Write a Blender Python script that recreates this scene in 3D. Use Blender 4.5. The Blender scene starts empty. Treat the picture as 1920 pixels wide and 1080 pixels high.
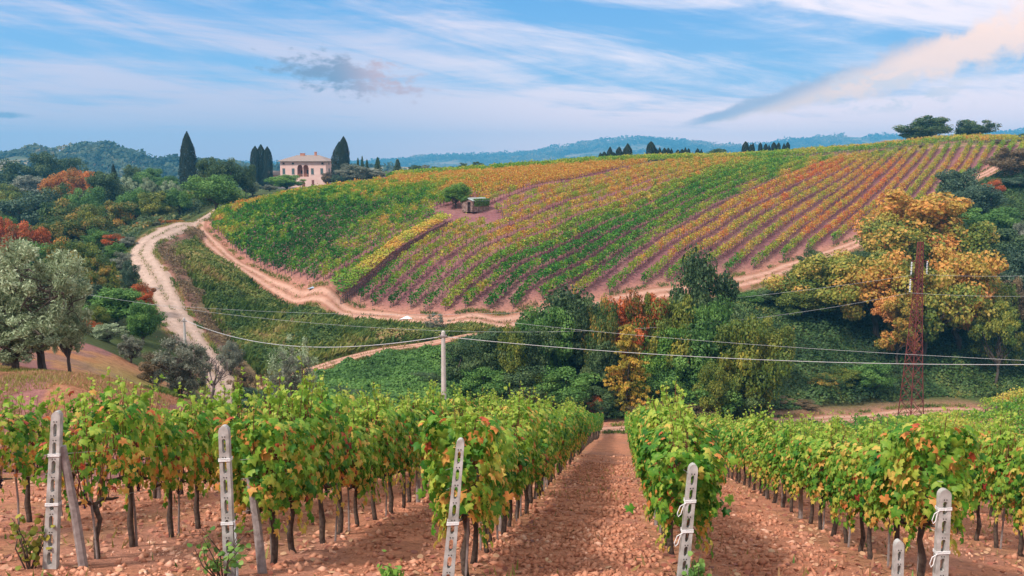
import bpy, math, random
import numpy as np
from mathutils import Vector, Matrix
sc = bpy.context.scene
COL = sc.collection
F = 1663.0
TP = 0.12628                     # tan of the camera's downward pitch
PITCH = math.atan(TP); CP, SP = math.cos(PITCH), math.sin(PITCH)

# ---------------------------------------------------------------- camera
cam_d = bpy.data.cameras.new('camera')
cam_d.sensor_width = 36.0
cam_d.lens = 36.0 * F / 1920.0
cam_d.clip_start = 0.1; cam_d.clip_end = 20000
cam = bpy.data.objects.new('camera', cam_d)
cam.location = (0, 0, 0)
cam.rotation_euler = (math.pi/2 - PITCH, 0, 0)
COL.objects.link(cam); sc.camera = cam

# ---------------------------------------------------------------- exposure, sun, sky
sc.view_settings.view_transform = 'Standard'
try: sc.view_settings.look = 'None'
except Exception: pass
sc.view_settings.exposure = 0.3
sc.view_settings.gamma = 1.0
sc.cycles.use_denoising = True
sc.cycles.max_bounces = 6
sc.cycles.diffuse_bounces = 3
sc.cycles.transmission_bounces = 4
sc.cycles.volume_bounces = 0
SUN_EL, SUN_AZ = math.radians(48), math.radians(-130)   # azimuth from +y, clockwise
sun_d = bpy.data.lights.new('sun', 'SUN')
sun_d.energy = 3.7; sun_d.angle = math.radians(8); sun_d.color = (1.0, 0.93, 0.86)
sun = bpy.data.objects.new('sun', sun_d)
sdir = Vector((math.cos(SUN_EL)*math.sin(SUN_AZ), math.cos(SUN_EL)*math.cos(SUN_AZ), math.sin(SUN_EL)))
sun.rotation_euler = (-sdir).to_track_quat('-Z', 'Y').to_euler()
COL.objects.link(sun)

world = bpy.data.worlds.new('World'); sc.world = world; world.use_nodes = True
def build_world():
    nt = world.node_tree; N = nt.nodes; L = nt.links
    N.clear()
    out = N.new('ShaderNodeOutputWorld'); bg = N.new('ShaderNodeBackground')
    L.new(bg.outputs[0], out.inputs[0])
    def val(x): return x
    def math_(op, a, b=None, c=None, clamp=False):
        n = N.new('ShaderNodeMath'); n.operation = op; n.use_clamp = clamp
        for i, x in enumerate((a, b, c)):
            if x is None: continue
            if isinstance(x, (int, float)): n.inputs[i].default_value = x
            else: L.new(x, n.inputs[i])
        return n.outputs[0]
    def mix(f, a, b):
        n = N.new('ShaderNodeMix'); n.data_type = 'RGBA'
        if isinstance(f, (int, float)): n.inputs[0].default_value = f
        else: L.new(f, n.inputs[0])
        for k, x in ((6, a), (7, b)):
            if isinstance(x, tuple): n.inputs[k].default_value = (*x, 1)
            else: L.new(x, n.inputs[k])
        return n.outputs[2]
    def sstep(x, lo, hi, a=0.0, b=1.0):
        n = N.new('ShaderNodeMapRange'); n.interpolation_type = 'SMOOTHSTEP'
        L.new(x, n.inputs[0])
        for i, q in zip((1, 2, 3, 4), (lo, hi, a, b)): n.inputs[i].default_value = q
        return n.outputs[0]
    def noise(vec, scale, detail=5, rough=.55, dist=0.0):
        n = N.new('ShaderNodeTexNoise'); n.inputs['Scale'].default_value = scale
        n.inputs['Detail'].default_value = detail; n.inputs['Roughness'].default_value = rough
        n.inputs['Distortion'].default_value = dist
        L.new(vec, n.inputs['Vector']); return n.outputs['Fac']
    def comb(x, y, z=0.0):
        n = N.new('ShaderNodeCombineXYZ')
        for i, q in enumerate((x, y, z)):
            if isinstance(q, (int, float)): n.inputs[i].default_value = q
            else: L.new(q, n.inputs[i])
        return n.outputs[0]
    tc = N.new('ShaderNodeTexCoord'); sp = N.new('ShaderNodeSeparateXYZ')
    L.new(tc.outputs['Generated'], sp.inputs[0])
    X, Y, Z = sp.outputs
    R2D = 57.29578
    az = math_('MULTIPLY', math_('ARCTAN2', X, Y), R2D)
    el = math_('MULTIPLY', math_('ARCSINE', Z), R2D)
    sky = N.new('ShaderNodeTexSky'); sky.sky_type = 'NISHITA'; sky.sun_disc = False
    sky.sun_elevation = SUN_EL; sky.sun_rotation = SUN_AZ
    nis = N.new('ShaderNodeVectorMath'); nis.operation = 'SCALE'; nis.inputs['Scale'].default_value = 0.07
    L.new(sky.outputs[0], nis.inputs[0])
    # clear air between the clouds: the physical sky, pulled to the blue of an autumn evening
    grad = N.new('ShaderNodeValToRGB'); L.new(sstep(el, 0, 14), grad.inputs[0])
    cr = grad.color_ramp; cr.elements[0].color = (.86, .67, .74, 1); cr.elements[1].color = (.11, .35, .74, 1)
    e = cr.elements.new(.35); e.color = (.30, .52, .82, 1)
    clear = mix(.88, nis.outputs[0], grad.outputs[0])
    # high streaked cirrus, laid out on a flat sheet overhead
    zz = math_('ADD', math_('MAXIMUM', Z, 0.0), 0.055)
    px = math_('DIVIDE', X, zz); py = math_('DIVIDE', Y, zz)
    a = math.radians(28)
    qx = math_('ADD', math_('MULTIPLY', px, math.cos(a)), math_('MULTIPLY', py, math.sin(a)))
    qy = math_('SUBTRACT', math_('MULTIPLY', py, math.cos(a)), math_('MULTIPLY', px, math.sin(a)))
    n1 = noise(comb(math_('MULTIPLY', qx, .55), math_('MULTIPLY', qy, 1.0), 3.3), 1.0, 9, .62, .5)
    n2 = noise(comb(math_('MULTIPLY', qx, .12), math_('MULTIPLY', qy, .22), 8.1), 1.0, 4, .5, .4)
    # streaks that fall to the right, seen as such in the sky
    st = noise(comb(math_('MULTIPLY', math_('ADD', az, math_('MULTIPLY', el, 1.2)), .055), math_('ADD', math_('MULTIPLY', el, .50), math_('MULTIPLY', az, .12)), 1.7), 1.0, 8, .60, .55)
    cov = math_('ADD', math_('MULTIPLY', n1, .46), math_('ADD', math_('MULTIPLY', n2, .26), math_('MULTIPLY', st, .28)))
    low = sstep(el, 0.5, 8.5, .16, 0.0)
    cov = math_('ADD', cov, low)
    m = sstep(cov, .43, .60)
    m = math_('MULTIPLY', m, .92)
    # cloud colour: lavender grey low at the left, warm white at the right
    lr = sstep(az, -18, 14)
    cc = mix(lr, (.78, .66, .75), (1.16, .94, .92))
    cc2 = mix(sstep(el, 1, 7), mix(lr, (.98, .70, .70), (1.95, 1.22, 1.02)), cc)
    skyc = mix(m, clear, cc2)
    # the dark ragged cloud left of the middle
    wob = noise(comb(az, el, 0.5), .55, 6, .6, .2); wob2 = noise(comb(az, math_('MULTIPLY', el, 2.0), 4.5), .9, 6, .6)
    def blob(ca, ce, ra, re, tilt, soft_lo, soft_hi, amp):
        da = math_('SUBTRACT', az, ca); de = math_('SUBTRACT', math_('SUBTRACT', el, ce), math_('MULTIPLY', da, tilt))
        r2 = math_('ADD', math_('POWER', math_('ABSOLUTE', math_('DIVIDE', da, ra)), 2.0), math_('POWER', math_('ABSOLUTE', math_('DIVIDE', de, re)), 2.0))
        v = math_('ADD', math_('SQRT', r2), math_('MULTIPLY', math_('SUBTRACT', wob2, .5), amp))
        return sstep(v, soft_lo, soft_hi, 1.0, 0.0)
    b1 = blob(-10.3, 6.15, 4.6, 1.15, -.13, .25, 1.15, 3.2)
    warm = sstep(az, -11.5, -7.8)
    skyc = mix(math_('MULTIPLY', b1, .9), skyc, mix(warm, (.24, .23, .31), (.74, .42, .38)))
    b2 = blob(-29.4, 3.35, 1.5, .22, .02, .3, 1.1, 1.2)
    skyc = mix(math_('MULTIPLY', b2, .75), skyc, (.19, .25, .35))
    # the long pink bank rising to the right
    t = math_('DIVIDE', math_('SUBTRACT', az, 10.6), 19.4)
    tcl = math_('MAXIMUM', t, 0.0)
    cel = math_('ADD', 3.15, math_('MULTIPLY', math_('POWER', tcl, 1.05), 4.9))
    wid = math_('ADD', .22, math_('MULTIPLY', tcl, 1.55))
    d = math_('DIVIDE', math_('SUBTRACT', el, cel), wid)
    dd = math_('ADD', math_('ABSOLUTE', d), math_('MULTIPLY', math_('SUBTRACT', wob, .5), 2.2))
    b3 = math_('MULTIPLY', sstep(dd, .35, 1.25, 1.0, 0.0), sstep(t, -.03, .10))
    lit = math_('ADD', math_('MULTIPLY', d, -.55), math_('MULTIPLY', math_('SUBTRACT', t, .42), 1.5))
    bank = mix(sstep(lit, -.45, .35), (.54, .47, .54), (1.30, .84, .60))
    skyc = mix(math_('MULTIPLY', b3, .92), skyc, bank)
    # small puffs under the bank
    pz = math_('MULTIPLY', sstep(noise(comb(math_('MULTIPLY', az, .7), math_('MULTIPLY', el, 1.5), 2.0), .8, 6, .6), .50, .62),
               math_('MULTIPLY', math_('MULTIPLY', sstep(az, 17, 19.5), sstep(az, 24, 29, 1, 0)), math_('MULTIPLY', sstep(el, 3.3, 4.4), sstep(el, 5.4, 6.6, 1, 0))))
    skyc = mix(math_('MULTIPLY', pz, .75), skyc, (.92, .76, .72))
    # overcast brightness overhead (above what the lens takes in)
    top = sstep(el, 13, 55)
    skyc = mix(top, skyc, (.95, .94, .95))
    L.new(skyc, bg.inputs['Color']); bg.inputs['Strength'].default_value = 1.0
build_world()

# ---------------------------------------------------------------- helpers
def P(u, v, Y):
    a = (u - 960.0)/F; b = (540.0 - v)/F
    k = Y/(CP + b*SP)
    return np.array((a*k, Y, (b*CP - SP)*k))
def hsh(i, j, s):
    n = (i.astype(np.int64)*374761393 + j.astype(np.int64)*668265263 + s*1442695041) & 0x7fffffff
    n = ((n ^ (n >> 13))*1274126177) & 0x7fffffff
    return ((n ^ (n >> 16)) & 0xffff)/65535.0
def vnoise(x, y, s=0):
    x = np.asarray(x, float); y = np.asarray(y, float)
    i = np.floor(x); j = np.floor(y); fx = x-i; fy = y-j
    fx = fx*fx*(3-2*fx); fy = fy*fy*(3-2*fy)
    a = hsh(i, j, s); b = hsh(i+1, j, s); c = hsh(i, j+1, s); d = hsh(i+1, j+1, s)
    return (a*(1-fx)+b*fx)*(1-fy) + (c*(1-fx)+d*fx)*fy
def fbm(x, y, s=0, o=4):
    r = 0; a = .5; t = 0
    for k in range(o):
        r = r + a*vnoise(x*2**k, y*2**k, s+k*17); t += a; a *= .5
    return r/t
def in_poly(px, py, poly):
    px = np.asarray(px, float); py = np.asarray(py, float)
    res = np.zeros(px.shape, bool); n = len(poly); j = n-1
    for i in range(n):
        xi, yi = poly[i][:2]; xj, yj = poly[j][:2]
        c = ((yi > py) != (yj > py)) & (px < (xj-xi)*(py-yi)/((yj-yi) or 1e-9) + xi)
        res ^= c; j = i
    return res
def dist_line(px, py, pts):
    px = np.asarray(px, float); py = np.asarray(py, float)
    d = np.full(px.shape, 1e9)
    for (x0, y0), (x1, y1) in zip(pts[:-1], pts[1:]):
        dx, dy = x1-x0, y1-y0; L2 = dx*dx+dy*dy+1e-9
        t = np.clip(((px-x0)*dx + (py-y0)*dy)/L2, 0, 1)
        d = np.minimum(d, np.hypot(px-x0-t*dx, py-y0-t*dy))
    return d
def smooth_line(pts, n=12):
    pts = [np.array(p, float) for p in pts]; out = []
    for i in range(len(pts)-1):
        p0 = pts[max(i-1, 0)]; p1 = pts[i]; p2 = pts[i+1]; p3 = pts[min(i+2, len(pts)-1)]
        for k in range(n):
            t = k/n
            out.append(.5*((2*p1)+(-p0+p2)*t+(2*p0-5*p1+4*p2-p3)*t*t+(-p0+3*p1-3*p2+p3)*t**3))
    out.append(pts[-1]); return out

def mesh_np(name, V, faces, mats, parent=None, tone=None, smooth=False, extra=None):
    """faces: list of (array (n,k), material index); links one object"""
    me = bpy.data.meshes.new(name)
    V = np.ascontiguousarray(V, dtype=np.float32)
    me.vertices.add(len(V)); me.vertices.foreach_set('co', V.ravel())
    idx = []; st = []; mi = []; off = 0
    for f, m in faces:
        f = np.asarray(f, dtype=np.int32)
        if f.size == 0: continue
        idx.append(f.ravel()); k = f.shape[1]
        st.append(off + np.arange(len(f), dtype=np.int32)*k); off += f.size
        mi.append(np.full(len(f), m, dtype=np.int32))
    idx = np.concatenate(idx); st = np.concatenate(st); mi = np.concatenate(mi)
    me.loops.add(len(idx)); me.loops.foreach_set('vertex_index', idx)
    me.polygons.add(len(st)); me.polygons.foreach_set('loop_start', st)
    me.polygons.foreach_set('material_index', mi)
    if smooth: me.polygons.foreach_set('use_smooth', np.ones(len(st), bool))
    if tone is not None:
        at = me.attributes.new('tone', 'FLOAT', 'POINT'); at.data.foreach_set('value', np.asarray(tone, np.float32).ravel())
    if extra is not None:
        for nm, arr in extra.items():
            at = me.attributes.new(nm, 'FLOAT_COLOR', 'POINT'); at.data.foreach_set('color', np.asarray(arr, np.float32).ravel())
    me.update(calc_edges=True)
    if not isinstance(mats, (list, tuple)): mats = [mats]
    for m in mats: me.materials.append(m)
    o = bpy.data.objects.new(name, me); COL.objects.link(o)
    if parent is not None: o.parent = parent
    return o
def tag(o, label=None, cat=None, group=None, kind=None):
    if label: o['label'] = label
    if cat: o['category'] = cat
    if group: o['group'] = group
    if kind: o['kind'] = kind
    return o
def empty(name, loc, rz=0.0):
    o = bpy.data.objects.new(name, None); o.empty_display_size = .2
    o.location = loc; o.rotation_euler = (0, 0, rz); COL.objects.link(o); return o

class MB:
    """collects boxes, tubes and polygons; build() links them as one mesh"""
    def __init__(s): s.v = []; s.f = []; s.m = []
    def add(s, vs, fs, m=0):
        b = len(s.v); s.v += [tuple(map(float, p)) for p in vs]
        for f in fs: s.f.append(tuple(b+i for i in f)); s.m.append(m)
    def box(s, c, d, M=None, m=0):
        x, y, z = [q/2 for q in d]
        vs = [Vector((sx*x, sy*y, sz*z)) for sz in (-1, 1) for sy in (-1, 1) for sx in (-1, 1)]
        if M is not None: vs = [M @ q for q in vs]
        vs = [(q[0]+c[0], q[1]+c[1], q[2]+c[2]) for q in vs]
        s.add(vs, [(0, 2, 3, 1), (4, 5, 7, 6), (0, 1, 5, 4), (2, 6, 7, 3), (0, 4, 6, 2), (1, 3, 7, 5)], m)
    def tube(s, pts, rad, n=6, m=0, cap=True):
        pts = [Vector(p) for p in pts]; k = len(pts)
        if not hasattr(rad, '__len__'): rad = [rad]*k
        vs = []; ref = Vector((0.31, .9, .22))
        for i, p in enumerate(pts):
            t = (pts[min(i+1, k-1)]-pts[max(i-1, 0)]); t = t.normalized() if t.length > 1e-9 else Vector((0, 0, 1))
            r = ref if abs(t.dot(ref)) < .95 else Vector((1, 0, 0))
            a = t.cross(r).normalized(); b = t.cross(a)
            for j in range(n):
                w = 2*math.pi*j/n; q = p + (a*math.cos(w)+b*math.sin(w))*rad[i]; vs.append(q)
        fs = [(i*n+j, i*n+(j+1) % n, (i+1)*n+(j+1) % n, (i+1)*n+j) for i in range(k-1) for j in range(n)]
        if cap: fs += [tuple(range(n))[::-1], tuple((k-1)*n+j for j in range(n))]
        s.add(vs, fs, m)
    def build(s, name, mats, parent=None, smooth=False, bevel=0):
        me = bpy.data.meshes.new(name); me.from_pydata(s.v, [], s.f)
        if not isinstance(mats, (list, tuple)): mats = [mats]
        for q in mats: me.materials.append(q)
        me.polygons.foreach_set('material_index', s.m)
        if smooth: me.polygons.foreach_set('use_smooth', [True]*len(s.f))
        me.update()
        o = bpy.data.objects.new(name, me); COL.objects.link(o)
        if parent is not None: o.parent = parent
        if bevel:
            b = o.modifiers.new('soft_edge', 'BEVEL'); b.width = bevel; b.segments = 2; b.limit_method = 'ANGLE'
        return o

# ---- materials
def new_mat(name):
    m = bpy.data.materials.new(name); m.use_nodes = True
    nt = m.node_tree; b = nt.nodes['Principled BSDF']; return m, nt, b
def rampnode(nt, stops):
    r = nt.nodes.new('ShaderNodeValToRGB'); cr = r.color_ramp
    cr.elements[0].position = stops[0][0]; cr.elements[0].color = (*stops[0][1], 1)
    cr.elements[1].position = stops[-1][0]; cr.elements[1].color = (*stops[-1][1], 1)
    for p, c in stops[1:-1]:
        e = cr.elements.new(p); e.color = (*c, 1)
    return r
def leaf_mat(name, stops, trans=.35, rough=.55, spec=.25, mottle=0):
    m, nt, b = new_mat(name); N, L = nt.nodes, nt.links
    at = N.new('ShaderNodeAttribute'); at.attribute_name = 'tone'
    r = rampnode(nt, stops); src = at.outputs['Fac']
    if mottle:                                               # blotches and browning edges within a leaf
        tc = N.new('ShaderNodeTexCoord'); nz = N.new('ShaderNodeTexNoise'); nz.inputs['Scale'].default_value = mottle; nz.inputs['Detail'].default_value = 4; L.new(tc.outputs['Object'], nz.inputs['Vector'])
        ma = N.new('ShaderNodeMath'); ma.operation = 'MULTIPLY_ADD'; L.new(nz.outputs['Fac'], ma.inputs[0]); ma.inputs[1].default_value = .34; ma.inputs[2].default_value = -.17
        ad = N.new('ShaderNodeMath'); ad.operation = 'ADD'; ad.use_clamp = True; L.new(src, ad.inputs[0]); L.new(ma.outputs[0], ad.inputs[1]); src = ad.outputs[0]
    L.new(src, r.inputs[0])
    b.inputs['Roughness'].default_value = rough; b.inputs['Specular IOR Level'].default_value = spec
    L.new(r.outputs[0], b.inputs['Base Color'])
    t = N.new('ShaderNodeBsdfTranslucent'); L.new(r.outputs[0], t.inputs[0])
    mx = N.new('ShaderNodeMixShader'); mx.inputs[0].default_value = trans
    L.new(b.outputs[0], mx.inputs[1]); L.new(t.outputs[0], mx.inputs[2])
    L.new(mx.outputs[0], N['Material Output'].inputs[0]); return m
def noisy_mat(name, c1, c2, scale=8.0, rough=.85, bump=.3, detail=6, bdist=.02, spec=.25, stretch=None):
    m, nt, b = new_mat(name); N, L = nt.nodes, nt.links
    tc = N.new('ShaderNodeTexCoord'); src = tc.outputs['Object']
    if stretch:
        mp = N.new('ShaderNodeMapping'); mp.inputs['Scale'].default_value = stretch; L.new(src, mp.inputs[0]); src = mp.outputs[0]
    n = N.new('ShaderNodeTexNoise'); n.inputs['Scale'].default_value = scale; n.inputs['Detail'].default_value = detail
    L.new(src, n.inputs['Vector'])
    r = rampnode(nt, [(.32, c1), (.68, c2)]); L.new(n.outputs['Fac'], r.inputs[0]); L.new(r.outputs[0], b.inputs['Base Color'])
    b.inputs['Roughness'].default_value = rough; b.inputs['Specular IOR Level'].default_value = spec
    if bump:
        bp = N.new('ShaderNodeBump'); bp.inputs['Strength'].default_value = bump; bp.inputs['Distance'].default_value = bdist
        L.new(n.outputs['Fac'], bp.inputs['Height']); L.new(bp.outputs[0], b.inputs['Normal'])
    return m

# leaf cards -------------------------------------------------------
QUAD = (np.array([(-.5, 0, 0), (0, -.5, 0), (.5, 0, 0), (0, .5, 0)]) * np.array((.9, 1.15, 1)), np.array([(0, 1, 2, 3)]))
LONG = (np.array([(-.16, 0, 0), (0, -.5, 0), (.16, 0, 0), (0, .5, 0)]), np.array([(0, 1, 2, 3)]))
_o = [(0, .24), (.18, .46), (.46, .32), (.36, .08), (.54, -.14), (.22, -.20), (0, -.62)]
_o = _o + [(-x, y) for x, y in _o[-2:0:-1]]
VINE = (np.array([(0, .0, .07)] + [(x, y, -.55*x*x-.45*y*y+.04*math.sin(9*x+5*y)) for x, y in _o]),
        np.array([(0, 1+i, 1+(i+1) % 12) for i in range(12)]))
def unit(a): return a/np.maximum(np.linalg.norm(a, axis=-1, keepdims=True), 1e-9)
def cards(C, Nn, size, rng, shape=QUAD, down=None):
    """leaf-shaped faces at C facing Nn; returns (verts, faces, repeats)"""
    C = np.asarray(C, float); n = len(C); Nn = unit(np.asarray(Nn, float))
    r = unit(rng.normal(size=(n, 3)))
    if down is not None: r = unit(np.asarray(down)[None, :]*1.0 + r*.45)
    yv = unit(r - (r*Nn).sum(1, keepdims=True)*Nn)          # 'up' of the leaf lies along -down
    if down is not None: yv = -yv
    xv = np.cross(yv, Nn)
    T, Fc = shape; size = np.broadcast_to(np.asarray(size, float), (n,))
    V = C[:, None, :] + size[:, None, None]*(T[None, :, 0:1]*xv[:, None, :] + T[None, :, 1:2]*yv[:, None, :] + T[None, :, 2:3]*Nn[:, None, :])
    k = len(T)
    Fs = Fc[None] + (np.arange(n)*k)[:, None, None]
    return V.reshape(-1, 3), Fs.reshape(-1, Fc.shape[1]), k
# ---------------------------------------------------------------- the lie of the land
ROW_T = 0.1253                                    # the near rows run a little to the right of straight ahead
H0, SY, SX = 2.0, .267, .03
def plane_z(x, y): return -H0 - SY*y - SX*x
TRACK_UV = [(385,412,190),(372,430,174),(400,460,160),(440,495,148),(500,530,138),(560,560,131),(640,583,126),(740,597,123),(840,604,121),(930,606,121),
            (1000,600,123),(1100,578,127),(1200,558,133),(1300,545,138),(1390,530,144),(1440,517,148),(1500,495,154),(1600,460,164),(1700,410,180),(1800,352,203),(1850,325,214),(1905,296,226)]
ROAD_UV = [(430,760,78),(425,738,84),(400,697,92),(370,655,99),(342,612,107),(316,570,115),(295,530,123),(276,500,131),(264,475,140),(282,450,149),(315,432,160),(350,420,174),(385,410,192),(420,398,215)]
PATH_UV = [(440,748,83),(470,735,86),(530,713,92),(600,690,97),(660,672,101),(740,655,105),(830,640,109),(900,628,113)]
VALLEY_UV = [(1060,806,80),(1165,806,81),(1300,802,86),(1430,795,95),(1560,787,104),(1680,778,110),(1760,772,113),(1850,772,116)]
CREST_UV = [(400,410,182),(430,398,186),(470,387,189),(560,367,193),(650,355,198),(750,340,203),(850,334,206),(950,326,209),(1050,319,214),(1150,312,218),(1250,309,226),
            (1350,305,236),(1480,303,250),(1613,295,257),(1743,279,250),(1816,275,248),(1890,273,250),(1990,265,255)]
FIELD_UV = [(600,380,175),(700,390,168),(480,450,160),(600,480,142),(560,520,136),(830,430,148),(880,408,155),(615,540,129),(760,500,135),(900,480,138),(1000,440,150),(1000,360,172),
            (1005,494,137),(1200,404,168),(1380,326,213),(890,572,124),(1200,530,137),(1380,416,168),(1500,350,205),(1300,480,148),(1655,397,190),(1560,420,178),(1802,312,228),(1750,350,208),(1000,560,126)]
UPPER_UV = [(750,335,215),(850,329,220),(950,322,222),(1050,315,226),(1200,306,234),(1350,302,246),(1500,296,262),(1620,288,268),(1743,274,262),(1850,270,262),(1950,265,268),
            (850,328,235),(950,320,238),(1200,303.5,248),(1350,300,262),(1500,289,282),(1620,279,285),(1743,266,278),(1850,263,278)]
MISC_UV = [  # mound with the olive trees, the wooded valley at the left, the plateau of the villa, the banks
    (75,697,38),(200,712,36),(250,722,40),(335,752,53),(400,766,60),(120,740,28),(0,745,28),(-250,700,35),(-200,640,60),(300,760,47),
    (200,640,72),(120,620,80),(160,590,100),(60,600,100),(100,530,140),(0,540,140),(150,470,195),(50,455,230),(250,440,180),(-150,460,230),(-250,580,120),
    (60,385,300),(200,378,320),(310,362,290),(-150,390,300),(440,362,260),(500,357,290),(570,354,325),(480,356,340),(640,346,330),(720,334,320),(800,326,320),(540,362,235),(640,352,250),(720,340,255),
    (350,480,138),(400,560,122),(450,620,112),(540,640,108),(600,610,115),(700,620,113),(460,680,98),(520,670,100),(360,530,125),(420,500,140),(330,450,155),
    (560,730,82),(650,730,86),(740,720,88),(800,690,98),(600,760,74),(480,770,76),
    (900,650,106),(1000,680,106),(1050,720,98),(1000,770,88),(1150,760,92),(1150,690,106),(1150,620,118),(1300,760,95),(1300,680,110),(1300,600,127),
    (1450,770,103),(1450,700,114),(1450,620,127),(1450,560,138),(1600,760,112),(1600,690,121),(1600,600,134),(1600,520,148),(1700,740,118),(1750,640,132),(1750,520,150),(1750,430,178),
    (1850,740,122),(1880,680,130),(1880,560,145),(1900,440,168),(1900,350,190),(2100,700,130),(2100,560,150),(2100,400,190),(2100,300,230),(2200,265,260),
    (1344,826,85),(1432,824,91),(1523,815,94),(1611,808,96.5),(1380,848,75),(1480,845,80),(1580,835,84),(1705,806,101),(1500,862,72),(1650,850,76),(1760,800,94),(1800,782,96),(1900,762,94),(1900,812,72),(2000,758,90),(2100,770,84),(1780,870,62),
]
ctrl = []
def addc(L): ctrl.extend(P(*q) for q in L)
for L_ in (TRACK_UV, ROAD_UV[:-1], PATH_UV[1:], VALLEY_UV[1:], CREST_UV, FIELD_UV, UPPER_UV, MISC_UV): addc(L_)
for y in (-14, -8, -3, 2, 6, 10, 14, 19, 25, 32, 40, 50, 60, 70, 79):
    for k in np.linspace(-.62, .45, 8):
        x = k*(y+16)
        if y > 24 and x < -13: continue
        if y > 45 and x > 12: continue
        ctrl.append(np.array((x, y, plane_z(x, y) + (0.005*max(0, -x-8)**1.6 if y > 3 else 0) - .03*max(0, x-3) - .0018*max(0, x-3)**2)))
for k in np.linspace(-1.2, 1.2, 9):
    for y, z in ((420, -14), (520, -24), (700, -30), (1200, -32), (2500, -32), (5000, -32)): ctrl.append(np.array((k*(y+25), y, z)))
ctrl = np.array(ctrl)
def warp(x, y): return x/(y+25.0)*3.0, np.log(y+25.0)*1.9
def tps_fit(c):
    a, b = warp(c[:, 0], c[:, 1]); w = c[:, 2]/(c[:, 1]+25)
    n = len(a); d2 = (a[:, None]-a)**2 + (b[:, None]-b)**2
    K = .5*d2*np.log(d2+1e-12) + np.eye(n)*2e-4
    Q = np.stack([np.ones(n), a, b], 1)
    A = np.zeros((n+3, n+3)); A[:n, :n] = K; A[:n, n:] = Q; A[n:, :n] = Q.T
    s = np.linalg.solve(A, np.concatenate([w, np.zeros(3)]))
    return a, b, s
TA, TB, TS = tps_fit(ctrl)
def line_xy(uv, n=10): return [(p[0], p[1]) for p in smooth_line([P(*q) for q in uv], n)]
TRACK, ROAD, PATH, VALLEY = line_xy(TRACK_UV), line_xy(ROAD_UV), line_xy(PATH_UV), line_xy(VALLEY_UV)
CREST = line_xy(CREST_UV, 4)
def tz_smooth(x, y):
    x = np.asarray(x, float); y = np.asarray(y, float); sh = x.shape; x = x.ravel(); y = y.ravel()
    out = np.empty(len(x)); n = len(TA)
    for i in range(0, len(x), 20000):
        a, b = warp(x[i:i+20000], y[i:i+20000])
        d2 = (a[:, None]-TA)**2 + (b[:, None]-TB)**2
        out[i:i+20000] = ((.5*d2*np.log(d2+1e-12)) @ TS[:n] + TS[n] + TS[n+1]*a + TS[n+2]*b)*(y[i:i+20000]+25)
    return out.reshape(sh)
ROADS = ((ROAD, 2.1), (TRACK, 2.4), (PATH, 1.2), (VALLEY, 1.8))
def road_dist(x, y):
    d = np.full(np.shape(x), 1e9)
    for l, w in ROADS: d = np.minimum(d, dist_line(x, y, l[::3]+[l[-1]]) - w)
    return d
def relief(x, y):
    rough = .03 + .05*np.clip((y-30)/30, 0, 1) + .25*np.clip((y-300)/200, 0, 1)*6
    r = (fbm(x*.35, y*.35, 5, 3)-.5)*rough*2.0 + (fbm(x*.07, y*.07, 9, 3)-.5)*rough*5
    return r
def tz(x, y):
    x = np.asarray(x, float); y = np.asarray(y, float)
    z = tz_smooth(x, y)
    m = np.clip((road_dist(x, y))/2.0, 0, 1)
    return z + relief(x, y)*m
def tz1(x, y): return float(tz(np.array([x]), np.array([y]))[0])

FIELD = [TRACK[i] for i in range(0, len(TRACK), 3)]
FIELD = FIELD + [c for c in reversed(CREST)]
BANK = [r for r in ROAD[10:100:3]]                       # between the white road and the field track
BANK_POLY = [p for p in ROAD[12:118:4]] + [p for p in TRACK[4:100:4]] + [p for p in reversed(PATH[::3])]
FORE_T = lambda x, y: x - ROW_T*y

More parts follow.
